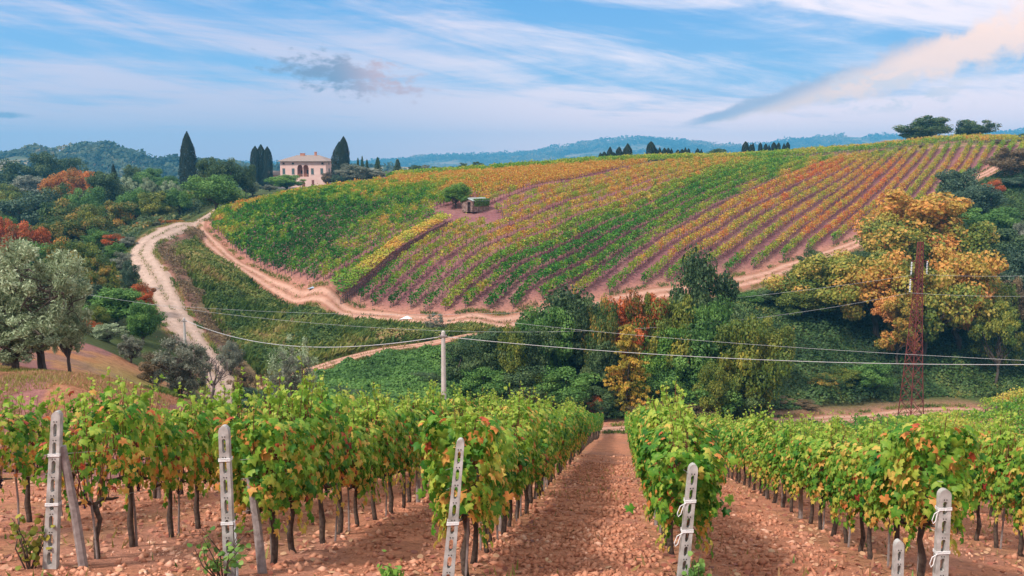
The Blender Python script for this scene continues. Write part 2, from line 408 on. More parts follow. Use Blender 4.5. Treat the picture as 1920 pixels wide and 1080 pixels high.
def build_ground():
    ys = [-14.0]
    while ys[-1] < 5900: ys.append(ys[-1] + .0105*(ys[-1]+25.0) + (.0 if ys[-1] < 280 else .02*(ys[-1]-280)))
    ys = np.array(ys); ts = np.concatenate([np.linspace(-1.15, -.75, 30, endpoint=False), np.linspace(-.75, .78, 420), np.linspace(.78, 1.15, 29)[1:]])
    Yg, Tg = np.meshgrid(ys, ts, indexing='ij'); Xg = Tg*(Yg+25.0)
    Zg = tz(Xg, Yg)
    x, y = Xg.ravel(), Yg.ravel(); V = np.stack([x, y, Zg.ravel()], 1)
    ny, nx = Yg.shape
    i = np.arange((ny-1)*(nx-1)); r = i//(nx-1); c = i % (nx-1); a = r*nx+c
    Fq = np.stack([a, a+1, a+nx+1, a+nx], 1)
    nz = fbm(x*.25, y*.25, 31, 4); nz2 = fbm(x*.06, y*.06, 41, 3)
    col = np.zeros((len(x), 4)); col[:, 3] = 1
    till = np.array((.52, .22, .13)); clay = np.array((.45, .21, .145)); mauve = np.array((.25, .105, .11)); dryg = np.array((.36, .21, .095))
    grass = np.array((.085, .12, .03)); scrub = np.array((.055, .06, .025)); pale = np.array((.33, .165, .14)); lawn = np.array((.20, .22, .05))
    base = scrub[None]*(1-nz[:, None]) + grass[None]*nz[:, None]
    def put(mask, c, amt=1.0):
        m = np.clip(mask*amt, 0, 1)[:, None]; base[:] = base*(1-m) + c[None]*m
    fld = in_poly(x, y, FIELD).astype(float)
    put(fld, mauve); put(fld*(nz > .52), pale, .55)
    up = (y > 195) & (y < 330) & (x > -60)
    put(up.astype(float)*(1-fld), clay, .8); put(up*(1-fld)*(nz > .5), grass, .7)
    fore = (y < 86) & (x - ROW_T*y > -13.5) & (x < 70)
    put(fore.astype(float), till); put(fore*(nz > .6), clay, .7)
    ail = np.abs(((x-ROW_T*y + 1.97)/2.8) % 1.0 - .5)
    put(fore*(ail > .36)*(nz > .42), dryg, .35)
    mound = (y > 8) & (y < 66) & (x - ROW_T*y <= -13.0) & (x > -90)
    put(mound.astype(float), np.array((.29, .13, .115))); put(mound*(nz > .50), np.array((.42, .19, .09)), .8); put(mound*(nz2 > .56), np.array((.44, .15, .075)), .7)
    bank = in_poly(x, y, BANK_POLY).astype(float)
    put(bank, np.array((.13, .14, .035))); put(bank*(nz > .55), np.array((.24, .13, .09)), .75); put(bank*(nz2 > .56), np.array((.12, .15, .03)), .6)
    rd_ = dist_line(x, y, ROAD[::4]); put(np.clip(1-(rd_-3.2)/3.0, 0, 1)*bank, np.array((.20, .105, .085)), .9)
    dr = np.minimum(dist_line(x, y, ROAD[::4]), dist_line(x, y, TRACK[::4]))
    put(np.clip(1-(dr-1.9-.9*(nz-.4))/1.0, 0, 1), clay, .75)
    dt = dist_line(x, y, TRACK[::4]); put(np.clip(1-(dt-2)/3.0, 0, 1)*fld, clay, .8)
    put(np.clip(1-(dist_line(x, y, VALLEY[::4])-2)/2.5, 0, 1), clay, .8)
    lawnp = P(400, 745, 58); put(np.exp(-((x-lawnp[0])**2/60+(y-lawnp[1])**2/30)), lawn, .9)
    far = np.clip((y-330)/60, 0, 1); put(far, np.array((.09, .10, .04)))
    col[:, :3] = base
    m, nt, b = new_mat('ground'); N, L = nt.nodes, nt.links
    at = N.new('ShaderNodeAttribute'); at.attribute_name = 'gcol'
    tc = N.new('ShaderNodeTexCoord')
    n1 = N.new('ShaderNodeTexNoise'); n1.inputs['Scale'].default_value = 1.7; n1.inputs['Detail'].default_value = 12; n1.inputs['Roughness'].default_value = .72; L.new(tc.outputs['Object'], n1.inputs['Vector'])
    n2 = N.new('ShaderNodeTexNoise'); n2.inputs['Scale'].default_value = 14; n2.inputs['Detail'].default_value = 8; n2.inputs['Roughness'].default_value = .7; L.new(tc.outputs['Object'], n2.inputs['Vector'])
    r = rampnode(nt, [(.3, (.62, .60, .58)), (.5, (1, 1, 1)), (.72, (1.35, 1.3, 1.25))]); L.new(n1.outputs['Fac'], r.inputs[0])
    r2 = rampnode(nt, [(.33, (.55, .52, .5)), (.5, (1, 1, 1)), (.7, (1.25, 1.22, 1.2))]); L.new(n2.outputs['Fac'], r2.inputs[0])
    m1 = N.new('ShaderNodeMix'); m1.data_type = 'RGBA'; m1.blend_type = 'MULTIPLY'; m1.inputs[0].default_value = 1
    L.new(at.outputs['Color'], m1.inputs[6]); L.new(r.outputs[0], m1.inputs[7])
    m2 = N.new('ShaderNodeMix'); m2.data_type = 'RGBA'; m2.blend_type = 'MULTIPLY'; m2.inputs[0].default_value = .8
    L.new(m1.outputs[2], m2.inputs[6]); L.new(r2.outputs[0], m2.inputs[7])
    L.new(m2.outputs[2], b.inputs['Base Color']); b.inputs['Roughness'].default_value = .95; b.inputs['Specular IOR Level'].default_value = .1
    ad = N.new('ShaderNodeMath'); ad.operation = 'ADD'; L.new(n1.outputs['Fac'], ad.inputs[0])
    ml = N.new('ShaderNodeMath'); ml.operation = 'MULTIPLY'; ml.inputs[1].default_value = .35; L.new(n2.outputs['Fac'], ml.inputs[0]); L.new(ml.outputs[0], ad.inputs[1])
    bp = N.new('ShaderNodeBump'); bp.inputs['Strength'].default_value = .8; bp.inputs['Distance'].default_value = .16; L.new(ad.outputs[0], bp.inputs['Height']); L.new(bp.outputs[0], b.inputs['Normal'])
    o = mesh_np('ground', V, [(Fq, 0)], m, smooth=True, extra={'gcol': col}); tag(o, 'sloping earth of the vineyards, banks and valley', kind='structure')
build_ground()

def strip(name, line, half, mat, lift, label, rut=True):
    pts = np.array(line); k = len(pts); nx = 9
    d = np.gradient(pts, axis=0); d /= np.linalg.norm(d, axis=1, keepdims=True); nrm = np.stack([d[:, 1], -d[:, 0]], 1)
    s = np.linspace(-1, 1, nx); cum = np.concatenate([[0], np.cumsum(np.linalg.norm(np.diff(pts, axis=0), axis=1))])
    wv = half*(1 + .22*(fbm(cum*.25, cum*0, 3, 3)-.5)*2)
    X = pts[:, None, 0] + nrm[:, None, 0]*s[None]*wv[:, None]; Y = pts[:, None, 1] + nrm[:, None, 1]*s[None]*wv[:, None]
    Z = tz(X, Y) + lift - .10*(np.abs(s)[None] > .99)
    if rut: Z = Z - .04*np.exp(-((np.abs(s)-.45)/.16)**2)[None]
    V = np.stack([X, Y, Z], -1).reshape(-1, 3)
    i = np.arange((k-1)*(nx-1)); r = i//(nx-1); c = i % (nx-1); a = r*nx+c
    tone = np.broadcast_to(s[None], X.shape).reshape(-1)
    o = mesh_np(name, V, [(np.stack([a, a+nx, a+nx+1, a+1], 1), 0)], mat, tone=tone, smooth=True); tag(o, label, kind='structure'); return o
def road_mat(name, c_mid, c_rut):
    m, nt, b = new_mat(name); N, L = nt.nodes, nt.links
    at = N.new('ShaderNodeAttribute'); at.attribute_name = 'tone'
    ab = N.new('ShaderNodeMath'); ab.operation = 'ABSOLUTE'; L.new(at.outputs['Fac'], ab.inputs[0])
    tc = N.new('ShaderNodeTexCoord'); n = N.new('ShaderNodeTexNoise'); n.inputs['Scale'].default_value = .9; n.inputs['Detail'].default_value = 10; n.inputs['Roughness'].default_value = .7
    L.new(tc.outputs['Object'], n.inputs['Vector'])
    mm = N.new('ShaderNodeMath'); mm.operation = 'MULTIPLY_ADD'; mm.inputs[1].default_value = .5; L.new(n.outputs['Fac'], mm.inputs[0]); L.new(ab.outputs[0], mm.inputs[2])
    r = rampnode(nt, [(.25, c_mid), (.62, c_rut), (.78, c_rut), (1.0, c_mid), (1.2, c_mid)]); L.new(mm.outputs[0], r.inputs[0])
    r2 = rampnode(nt, [(.3, (.75, .74, .72)), (.7, (1.15, 1.14, 1.12))]); L.new(n.outputs['Fac'], r2.inputs[0])
    mx = N.new('ShaderNodeMix'); mx.data_type = 'RGBA'; mx.blend_type = 'MULTIPLY'; mx.inputs[0].default_value = 1; L.new(r.outputs[0], mx.inputs[6]); L.new(r2.outputs[0], mx.inputs[7])
    L.new(mx.outputs[2], b.inputs['Base Color']); b.inputs['Roughness'].default_value = .95; b.inputs['Specular IOR Level'].default_value = .1
    bp = N.new('ShaderNodeBump'); bp.inputs['Strength'].default_value = .5; bp.inputs['Distance'].default_value = .08; L.new(n.outputs['Fac'], bp.inputs['Height']); L.new(bp.outputs[0], b.inputs['Normal'])
    return m
M_WROAD = road_mat('pale_gravel', (.40, .28, .22), (.50, .36, .29))
M_TRACK = road_mat('pink_track', (.36, .17, .11), (.54, .31, .23))
strip('gravel_road', ROAD, 2.15, M_WROAD, .13, 'pale gravel road winding up from the valley to the villa')
strip('field_track', TRACK, 1.7, M_TRACK, .12, 'pinkish dirt track curving along the lower edge of the vineyard hill')
strip('bank_path', PATH, 1.1, M_TRACK, .14, 'narrow dirt path climbing from the road across the bank', rut=False)
strip('valley_path', VALLEY, 1.6, M_TRACK, .13, 'dirt path on the valley floor below the scrub slope')
# ---------------------------------------------------------------- leaves, bark, wood
VINE_STOPS = [(0, (.02, .095, .010)), (.22, (.08, .25, .022)), (.42, (.28, .44, .05)), (.55, (.52, .56, .09)), (.66, (.74, .52, .12)), (.78, (.78, .36, .09)), (.9, (.64, .13, .05)), (1, (.20, .02, .03))]
M_VINE = leaf_mat('vine_leaves', VINE_STOPS, trans=.42, rough=.5, mottle=26)
HILL_STOPS = [(0, (.03, .13, .014)), (.22, (.085, .28, .026)), (.42, (.27, .39, .03)), (.55, (.42, .41, .05)), (.66, (.64, .43, .07)), (.78, (.66, .26, .055)), (.9, (.66, .13, .05)), (1, (.40, .05, .05))]
M_HILLVINE = leaf_mat('hill_vine_leaves', HILL_STOPS, trans=.3)
M_STEM = noisy_mat('vine_bark', (.045, .03, .025), (.12, .085, .065), scale=18, bump=.6)
M_STAKE = noisy_mat('grey_stake_wood', (.19, .15, .14), (.33, .28, .26), scale=14, bump=.3)
M_HSTAKE = noisy_mat('trellis_wood', (.10, .06, .065), (.20, .13, .14), scale=3, bump=0)
LEAF6 = (np.array([(0, .1, .06), (0, .45, 0), (.45, .25, -.04), (.40, -.22, -.05), (0, -.55, -.03), (-.40, -.22, -.05), (-.45, .25, -.04)]),
         np.array([(0, 1+i, 1+(i+1) % 6) for i in range(6)]))
ORD = ['first', 'second', 'third', 'fourth', 'fifth', 'sixth', 'seventh', 'eighth', 'ninth', 'tenth', 'eleventh', 'twelfth', 'thirteenth', 'fourteenth', 'fifteenth', 'sixteenth',
       'seventeenth', 'eighteenth', 'nineteenth', 'twentieth'] + ['twenty-'+q for q in ('first', 'second', 'third', 'fourth', 'fifth', 'sixth', 'seventh', 'eighth', 'ninth')] + ['thirtieth'] + \
      ['thirty-'+q for q in ('first', 'second', 'third', 'fourth', 'fifth', 'sixth', 'seventh', 'eighth', 'ninth')] + ['fortieth'] + ['forty-'+q for q in ('first', 'second', 'third', 'fourth', 'fifth', 'sixth', 'seventh', 'eighth', 'ninth')]

def stems_mesh(x, y, z, h, w, rng, lean=.06):
    """thin four-sided uprights"""
    n = len(x); dx = rng.normal(0, lean, n); dy = rng.normal(0, lean, n)
    q = np.array([(-1, -1), (1, -1), (1, 1), (-1, 1)])*.5
    V = np.empty((n, 8, 3)); w = np.broadcast_to(w, (n,))[:, None]
    V[:, :4, 0] = x[:, None]+q[None, :, 0]*w; V[:, :4, 1] = y[:, None]+q[None, :, 1]*w; V[:, :4, 2] = z[:, None]-.1
    V[:, 4:, 0] = (x+dx)[:, None]+q[None, :, 0]*w*.8; V[:, 4:, 1] = (y+dy)[:, None]+q[None, :, 1]*w*.8; V[:, 4:, 2] = (z+h)[:, None]
    f = np.array([(0, 1, 5, 4), (1, 2, 6, 5), (2, 3, 7, 6), (3, 0, 4, 7), (4, 5, 6, 7)])
    return V.reshape(-1, 3), (f[None]+(np.arange(n)*8)[:, None, None]).reshape(-1, 4)

def vine_row(x, y, dirxy, rng, tone_fn, label, group, per_m=24, leaf=.27, top=1.85, low=.75, wid=.24, step=.95, shape=QUAD, leafmat=None, gap=.05, name='vine_row'):
    """one hedge-like row of vines along sampled ground points x, y"""
    n = len(x); seg = np.hypot(np.gradient(x), np.gradient(y)); L = seg.sum()
    z = tz(x, y); cum = np.cumsum(seg)
    ns = max(2, int(L/step)); si = np.linspace(0, L*.999, ns); sx = np.interp(si, cum, x)+rng.normal(0, .05, ns); sy = np.interp(si, cum, y)+rng.normal(0, .05, ns); sz = np.interp(si, cum, z)
    sh = rng.uniform(.75, 1.0, ns); post = (np.arange(ns) % 5 == 0); sh[post] = top-.1
    base = np.array((x[0], y[0], z[0])); V, Fq = stems_mesh(sx, sy, sz, sh, np.where(post, .10, .075), rng)
    o = empty(name, base); tag(o, label, 'vine row', group)
    st = mesh_np('trunk', V-base, [(Fq, 0)], M_HSTAKE, parent=o); st['kind'] = 'stuff'
    m = int(L*per_m); q = rng.uniform(0, L, m)
    vig = vnoise(q*.55, q*0+rng.uniform(0, 99), 7)*.7 + vnoise(q*1.7, q*0+rng.uniform(0, 99), 8)*.5      # how full the row is along its length
    keep = rng.uniform(0, 1, m) < np.clip((vig-gap)*2.0, .05, 1); q = q[keep]; vig = vig[keep]; m = len(q)
    hz = rng.beta(1.6, 1.3, m)*(top-low)*np.clip(.65+.6*vig, .5, 1.12) + low
    side = rng.normal(0, wid, m)*(1.15-.3*np.abs(hz-low-.6))
    px = np.interp(q, cum, x)-dirxy[1]*side*-1; py = np.interp(q, cum, y)-dirxy[0]*side; pz = np.interp(q, cum, z)+hz
    nr = np.stack([dirxy[1]*np.sign(side), -dirxy[0]*np.sign(side), np.full(m, .55)], 1)+rng.normal(0, .55, (m, 3))
    sp = rng.random(m) < .06; pz[sp] += rng.uniform(.1, .45, sp.sum())
    Vl, Fl, k = cards(np.stack([px, py, pz], 1)-base, nr, leaf*rng.uniform(.65, 1.25, m), rng, shape)
    pt = vnoise(q*1.05, q*0+rng.uniform(0, 99), 3)-.5
    tone = np.clip(tone_fn(px, py, pt) + rng.normal(0, .065, m), 0, .88)
    mesh_np('foliage', Vl, [(Fl, 0)], leafmat or M_HILLVINE, parent=o, tone=np.repeat(tone, k))
    return o

HT = .6554; HC = 3.05; PERG = -109.0
HUT = P(872, 410, 158)
def hill_tone(c, s):
    """c: which row; s: 0 at the lower end, 1 at the crest"""
    def f(x, y, pt):
        sy = (y - s[0])/(s[1]-s[0]+1e-6)
        nb = fbm(x*.045, y*.045, 61, 3)-.5; nf = vnoise(x*.5, y*.5, 62)-.5
        if c > -74:
            base = .64+.05*np.sin(c*1.7); base = base - .34*np.clip(1-(y-s[0])/10, 0, 1) - .10*np.clip((sy-.75)*3, 0, 1)
            if c > -42: base = base-.10
            return base + nb*.35 + pt*.30 + nf*.1
        if c > -93:
            base = .24 + .40*np.clip((c+82)/9, 0, 1)*(.5+.5*np.sin(y*.3+c)) + .36*np.clip((-85-c)/9, 0, 1)
            return base + .30*np.clip(pt*3-.55, 0, 1) + nb*.5 + nf*.14
        if c > PERG:
            return np.minimum(.60 - .40*np.clip(1-(y-s[0])/13, 0, 1) + pt*.42 + nb*.3 + nf*.15, .71)
        k = np.clip((-112-c)/70, 0, 1)
        base = .36+.05*math.sin(c*2.1)+.34*np.clip((sy-(.20+.16*k))*2.3, 0, 1) + .20*np.clip(1-(PERG-c)/22, 0, 1)
        return np.minimum(base + nb*.95 + pt*.55 + nf*.2, .70)
    return f
def hill_rows():
    rng = np.random.default_rng(5)
    u = np.array((HT, 1.0))/math.hypot(HT, 1)
    fieldp = FIELD
    k0 = int((-182-PERG)/HC); n_l = n_r = 0
    for k in range(k0-6, 33):
        c = PERG + k*(HC if k > 0 else 2.6)
        y = np.arange(100, 275, .4); x = c + HT*y
        ins = in_poly(x, y, fieldp) & (dist_line(x, y, TRACK[::3]) > 2.5) & (dist_line(x, y, CREST) > .8)
        ins &= ~((x-HUT[0]+.25*(y-HUT[1]))**2/6.0**2 + (y-HUT[1]+2)**2/6**2 < 1)
        ins &= ~((np.abs(x-HUT[0]-.30*(y-HUT[1])) < 1.2+.10*np.abs(y-HUT[1])) & (y > HUT[1]-6) & (y < HUT[1]+7))
        if ins.sum() < 12: continue
        if k == 0: continue
        yy = y[ins]; s = (yy[0], yy[-1])
        if abs(c-PERG) < 2.4: ins &= (y > 152)
        # gaps split a row's samples, so each run keeps its own part of the one row
        idx = np.where(ins)[0]; xs, ys = x[idx], y[idx]
        if len(xs) < 12: continue
        if k < 0: n_l += 1; w = ORD[-k-1]+' row left of the yellow pergola'
        else: w = ORD[k-1]+' row right of the yellow pergola'
        colr = 'green to orange' if c < PERG else ('thin yellow and orange' if c < -93 else ('dense green' if c < -76 else 'yellow orange'))
        sparse = PERG-30 < c < -93
        breaks = np.where(np.diff(ys) > .5)[0]
        if len(breaks):                                           # a row cut by the clearing round the hut: keep its longer piece, build the other as a row too
            b = breaks[0]+1; pieces = [(xs[:b], ys[:b], ' below the hut clearing'), (xs[b:], ys[b:], ' above the hut clearing')]
        else: pieces = [(xs, ys, '')]
        for xa, ya, suf in pieces:
            if len(xa) < 8: continue
            xa = xa + (fbm(ya*.05, ya*0+k, 3, 2)-.5)*.9
            vine_row(xa, ya, u, rng, hill_tone(c, s), f'{colr} vines, {w}{suf}', 'vine rows on the facing hill', per_m=(84 if sparse else 66 if c > -76 else 84 if c > PERG else 72), leaf=(.27 if sparse else .29 if c > -76 else .32),
                     low=(.6 if sparse else .5), gap=(.10 if sparse else -.02), wid=(.30 if sparse else .27 if c > -76 else .32 if c > PERG else .28), top=(1.8 if sparse else 1.85))
    # vines beyond the crest, running along the hilltop
    cr = np.array(smooth_line([np.array(P(*q)) for q in UPPER_UV[:11]], 14))
    g = np.gradient(cr[:, :2], axis=0); g /= np.linalg.norm(g, axis=1, keepdims=True)
    for j in range(4):
        off = 4.0+3.1*j; x = cr[:, 0]-g[:, 1]*off; y = cr[:, 1]+g[:, 0]*off
        xs = np.interp(np.arange(0, len(x)-1, .12), np.arange(len(x)), x); ys = np.interp(np.arange(0, len(x)-1, .12), np.arange(len(x)), y)
        xs, ys = xs[::1], ys[::1]
        def tf(x, y, pt): return .54 + (fbm(x*.05, y*.05, 71+j, 3)-.5)*.75 - .20*np.clip((110-x)/160, 0, 1) + pt*.2
        vine_row(xs, ys, g.mean(0)/np.linalg.norm(g.mean(0)), rng, tf, f'orange and green vines along the hilltop, {ORD[j]} row behind the crest track', 'vine rows along the hilltop', per_m=60, leaf=.34, top=2.0, low=.5, wid=.35)
hill_rows()

def pergola():
    rng = np.random.default_rng(9)
    u = np.array((HT, 1.0))/math.hypot(HT, 1); nrm = np.array((u[1], -u[0]))
    y0, y1 = 127.5, 150.0
    y = np.linspace(y0, y1, 70); x = PERG + HT*y
    root = empty('vine_pergola', (x[0], y[0], tz1(x[0], y[0])))
    tag(root, 'pale yellow vine canopy on a low pergola running up the hill', 'pergola')
    base = np.array(root.location)
    m = 4200; q = rng.uniform(0, 1, m); s = rng.uniform(-1.5, .8, m)
    px = np.interp(q, np.linspace(0, 1, 70), x)+nrm[0]*s; py = np.interp(q, np.linspace(0, 1, 70), y)+nrm[1]*s
    pz = tz(px, py)+1.75+rng.normal(0, .16, m)+.25*(vnoise(px*.8, py*.8, 3)-.5) - .3*np.clip(np.abs(s+.35)-.8, 0, 1)
    V, Fl, k = cards(np.stack([px, py, pz], 1)-base, np.stack([rng.normal(0, .5, m), rng.normal(-.3, .5, m), np.ones(m)], 1), .30*rng.uniform(.7, 1.2, m), rng)
    tone = np.clip(.57+.13*np.clip((py-134)/10, -1, .3)+(vnoise(px*.6, py*.6, 4)-.5)*.25+rng.normal(0, .05, m) - .25*np.clip(1-(py-y0)/6, 0, 1), 0, .72)
    mesh_np('foliage', V, [(Fl, 0)], M_HILLVINE, parent=root, tone=np.repeat(tone, k))
    b = MB(); n = 58
    for i in range(n):
        t = i/(n-1); X = np.interp(t, np.linspace(0, 1, 70), x)+nrm[0]*.8; Y = np.interp(t, np.linspace(0, 1, 70), y)+nrm[1]*.8; Z = tz1(X, Y)
        b.box((X-base[0], Y-base[1], Z-base[2]+.5), (.12, .12, 1.3+.15*math.sin(i*2.3)))
    b2 = MB(); pts = []
    for t in np.linspace(0, 1, 16):
        X = np.interp(t, np.linspace(0, 1, 70), x)+nrm[0]*.8; Y = np.interp(t, np.linspace(0, 1, 70), y)+nrm[1]*.8; pts.append((X-base[0], Y-base[1], tz1(X, Y)+1.05-base[2]))
    b2.tube(pts, .05, 5); b2.tube([(p[0], p[1], p[2]-.6) for p in pts], .04, 5)
    pf = b.build('fence_post', M_HSTAKE, root); pf['kind'] = 'stuff'; b2.build('rail', M_HSTAKE, root)
pergola()
# ---------------------------------------------------------------- trees and bushes
M_BARK = noisy_mat('tree_bark', (.05, .035, .028), (.13, .10, .08), scale=6, bump=.6, stretch=(3, 3, .6))
M_TWIG = noisy_mat('grey_twigs', (.10, .075, .07), (.20, .16, .15), scale=6, bump=.2)
def pal(name, cols, trans=.3):
    n = len(cols); g = 1.15 if 'cypress' in name else 1.35 if name[:6] in ('orange', 'rust_r', 'turnin', 'yellow') else 1.75
    cols = [tuple(min(.8, q*g) for q in c) for c in cols]; return leaf_mat(name, [(i/(n-1), c) for i, c in enumerate(cols)], trans)
PAL = {
    'dark': pal('dark_evergreen_leaves', [(.016, .032, .012), (.034, .062, .020), (.060, .092, .030), (.105, .135, .045)], .22),
    'bluedark': pal('blue_green_leaves', [(.016, .034, .020), (.034, .062, .035), (.062, .095, .052), (.11, .14, .08)], .22),
    'green': pal('green_leaves', [(.025, .06, .013), (.052, .115, .023), (.09, .17, .034), (.155, .24, .055)]),
    'bright': pal('bright_green_leaves', [(.035, .08, .012), (.07, .15, .022), (.12, .21, .032), (.19, .27, .05)]),
    'yellowgreen': pal('yellow_green_leaves', [(.04, .075, .012), (.09, .13, .02), (.19, .20, .03), (.34, .28, .04)]),
    'yellow': pal('yellow_leaves', [(.10, .10, .015), (.22, .19, .022), (.42, .27, .035), (.55, .26, .06)]),
    'orange': pal('orange_leaves', [(.12, .09, .02), (.32, .13, .02), (.50, .17, .025), (.60, .20, .05)]),
    'rust': pal('rust_red_leaves', [(.10, .07, .02), (.30, .08, .022), (.48, .12, .035), (.58, .19, .06)]),
    'ash': pal('turning_ash_leaves', [(.10, .12, .02), (.27, .23, .035), (.44, .25, .05), (.56, .24, .06), (.60, .28, .10)]),
    'olive': pal('olive_leaves', [(.075, .10, .052), (.155, .19, .10), (.25, .295, .175), (.38, .42, .29)], .25),
    'greyolive': pal('grey_olive_leaves', [(.05, .06, .04), (.10, .11, .075), (.16, .165, .12), (.24, .24, .18)], .2),
    'ashgreen': pal('turning_ash_green_leaves', [(.06, .10, .018), (.15, .19, .03), (.36, .29, .05), (.62, .29, .09)]),
    'brown': pal('brown_leaves', [(.045, .035, .022), (.09, .065, .035), (.15, .10, .05), (.22, .15, .07)]),
    'cypress': pal('cypress_leaves', [(.006, .012, .007), (.012, .022, .010), (.020, .032, .014), (.034, .046, .020)], .08),
    'mixed': pal('half_turned_leaves', [(.02, .045, .012), (.05, .09, .02), (.20, .15, .03), (.48, .18, .03)]),
}
def limb_mesh(name, tubes, n=6, mat=None):
    b = MB()
    for pts, rad in tubes: b.tube(pts, rad, n)
    return b
def proto(kind, seed):
    """(trunk MB, crown verts, faces, tone) of height 1 and width 1"""
    rng = np.random.default_rng(seed); tubes = []; C = []; Nn = []; T = []; S = []
    def clump(c, r, m, tone, flat=1.0, leaf=.03, up=.3):
        d = unit(rng.normal(size=(m, 3))); rr = (.45+.6*rng.random(m)**.6)
        p = np.array(c)+d*np.array((r, r, r*flat))*rr[:, None]
        C.append(p); Nn.append(d*.8+np.array((0, 0, up))+rng.normal(0, .5, (m, 3))); T.append(np.clip(tone+rng.normal(0, .13, m), 0, 1)); S.append(leaf*rng.uniform(.6, 1.3, m))
    def limb(a, b, r0, r1, bend=.06):
        a = np.array(a, float); b = np.array(b, float); pts = []
        for t in np.linspace(0, 1, 5):
            pts.append(a+(b-a)*t+np.array((*(rng.normal(0, bend, 2)), 0))*math.sin(math.pi*t)*np.linalg.norm(b-a))
        tubes.append((pts, list(np.linspace(r0, r1, 5))))
    shape = QUAD
    if kind in ('broad', 'bush', 'dome'):
        lowz = {'broad': .10, 'bush': .0, 'dome': .02}[kind]; n = {'broad': 70, 'bush': 50, 'dome': 74}[kind]
        lob = rng.uniform(-1, 1, (5, 3))
        split = {'broad': .30, 'bush': .08, 'dome': .2}[kind]
        limb((0, 0, 0), (rng.normal(0, .02), rng.normal(0, .02), split), .035, .026)
        for i in range(n):
            d = unit(rng.normal(size=3)); d[2] = d[2]*.9+.12; r = rng.random()**.42
            w = .43*(1+.20*math.sin(3*math.atan2(d[1], d[0])+seed)+.15*math.sin(5*d[2]+seed*2))
            c = np.array((d[0]*w*r, d[1]*w*r, (lowz+1)/2+d[2]*(1-lowz)/2*.86*r*(1+.12*math.sin(4*math.atan2(d[1], d[0])+2*seed))))
            if kind == 'bush' and c[2] < .06: c[2] = .06
            t = np.clip(.45+rng.normal(0, .17), .05, .95)
            clump(c, rng.uniform(.085, .165), 215, t, .72, .030)
            if i % 5 == 0 and c[2] > split: limb((0, 0, split*rng.uniform(.7, 1)), c, .018, .004)
    elif kind == 'cypress':
        limb((0, 0, 0), (0, 0, .5), .05, .02, .01)
        m = 15000; z = rng.random(m)**.9; pw = (3.0, 6.5)[seed % 2]; prof = np.where(z < .12, .34+z*1.0, .46*(1-((z-.12)/.88)**pw)+.02)
        a = rng.uniform(0, 2*math.pi, m); bump = 1+.09*np.sin(a*3+z*9+seed)+.06*np.sin(a*5-z*23)
        rr = prof*bump*(.80+.24*rng.random(m)); zz = .03+z*.97
        C.append(np.stack([np.cos(a)*rr, np.sin(a)*rr, zz], 1)); Nn.append(np.stack([np.cos(a), np.sin(a), np.full(m, .5)], 1)+rng.normal(0, .5, (m, 3)))
        T.append(np.clip(.45+.25*np.sin(a*4+z*15)*.6+rng.normal(0, .2, m), 0, 1)); S.append(.030*rng.uniform(.5, 1.3, m))
    elif kind == 'conifer':
        limb((0, 0, 0), (0, 0, .98), .022, .004, .005)
        for i in range(15):
            z = .12+.85*i/15; r = .46*(1-z)**.8+.03; nb = 7
            for j in range(nb):
                a = j*2*math.pi/nb+i*.7+rng.normal(0, .2); L = r*rng.uniform(.65, 1.1)
                for q in np.linspace(.25, 1, 5): clump((math.cos(a)*L*q, math.sin(a)*L*q, z-.10*q*q+rng.normal(0, .01)), .035, 20, .4+rng.normal(0, .15), .5, .026)
    elif kind == 'column':
        limb((0, 0, 0), (0, 0, .96), .022, .004, .01)
        for i in range(26):
            z = .06+.92*(i/26); r = .46*min(1, .35+z*2.2)*(1-max(0, z-.25)/.75)**.75+.05; nb = 5
            for j in range(nb):
                a = rng.uniform(0, 2*math.pi); L = r*rng.uniform(.5, 1.1); t = np.clip(.45+rng.normal(0, .2), 0, 1)
                for q in (.35, .7, 1): clump((math.cos(a)*L*q, math.sin(a)*L*q, z-.03*q), .05*(1.4-.5*q), 24, t, .35, .028, .7)
    elif kind == 'ash':
        limb((0, 0, 0), (.02, .01, .36), .026, .020, .03)
        for i in range(17):
            a = rng.uniform(0, 2*math.pi); r = rng.uniform(.08, .42); z = rng.uniform(.30, .93)-.45*max(0, r-.3)
            e = np.array((math.cos(a)*r, math.sin(a)*r, z)); st = (.02*rng.random(), 0, rng.uniform(.24, .36)); limb(st, e, .014, .003, .08)
            t0 = np.clip(.5+rng.normal(0, .28), .05, .95)
            for j in range(6):
                c = e+np.array((*(rng.normal(0, .085, 2)), rng.normal(0, .04))); clump(c, rng.uniform(.06, .105), 150, np.clip(t0+rng.normal(0, .12), 0, 1), .72, .026, .4)
    elif kind in ('olive', 'airy'):
        sp = .20 if kind == 'olive' else .22
        limb((0, 0, 0), (.03, 0, sp), .042, .032, .05)
        tips = []
        for i in range(11):
            a = i*2*math.pi/11+rng.normal(0, .3); r = rng.uniform(.18, .42); e = np.array((math.cos(a)*r, math.sin(a)*r, rng.uniform(.45, .85)))
            limb((.03, 0, sp*rng.uniform(.75, 1)), e, .020, .005, .12); tips.append(e)
        shape = LONG; N = 95 if kind == 'olive' else 60
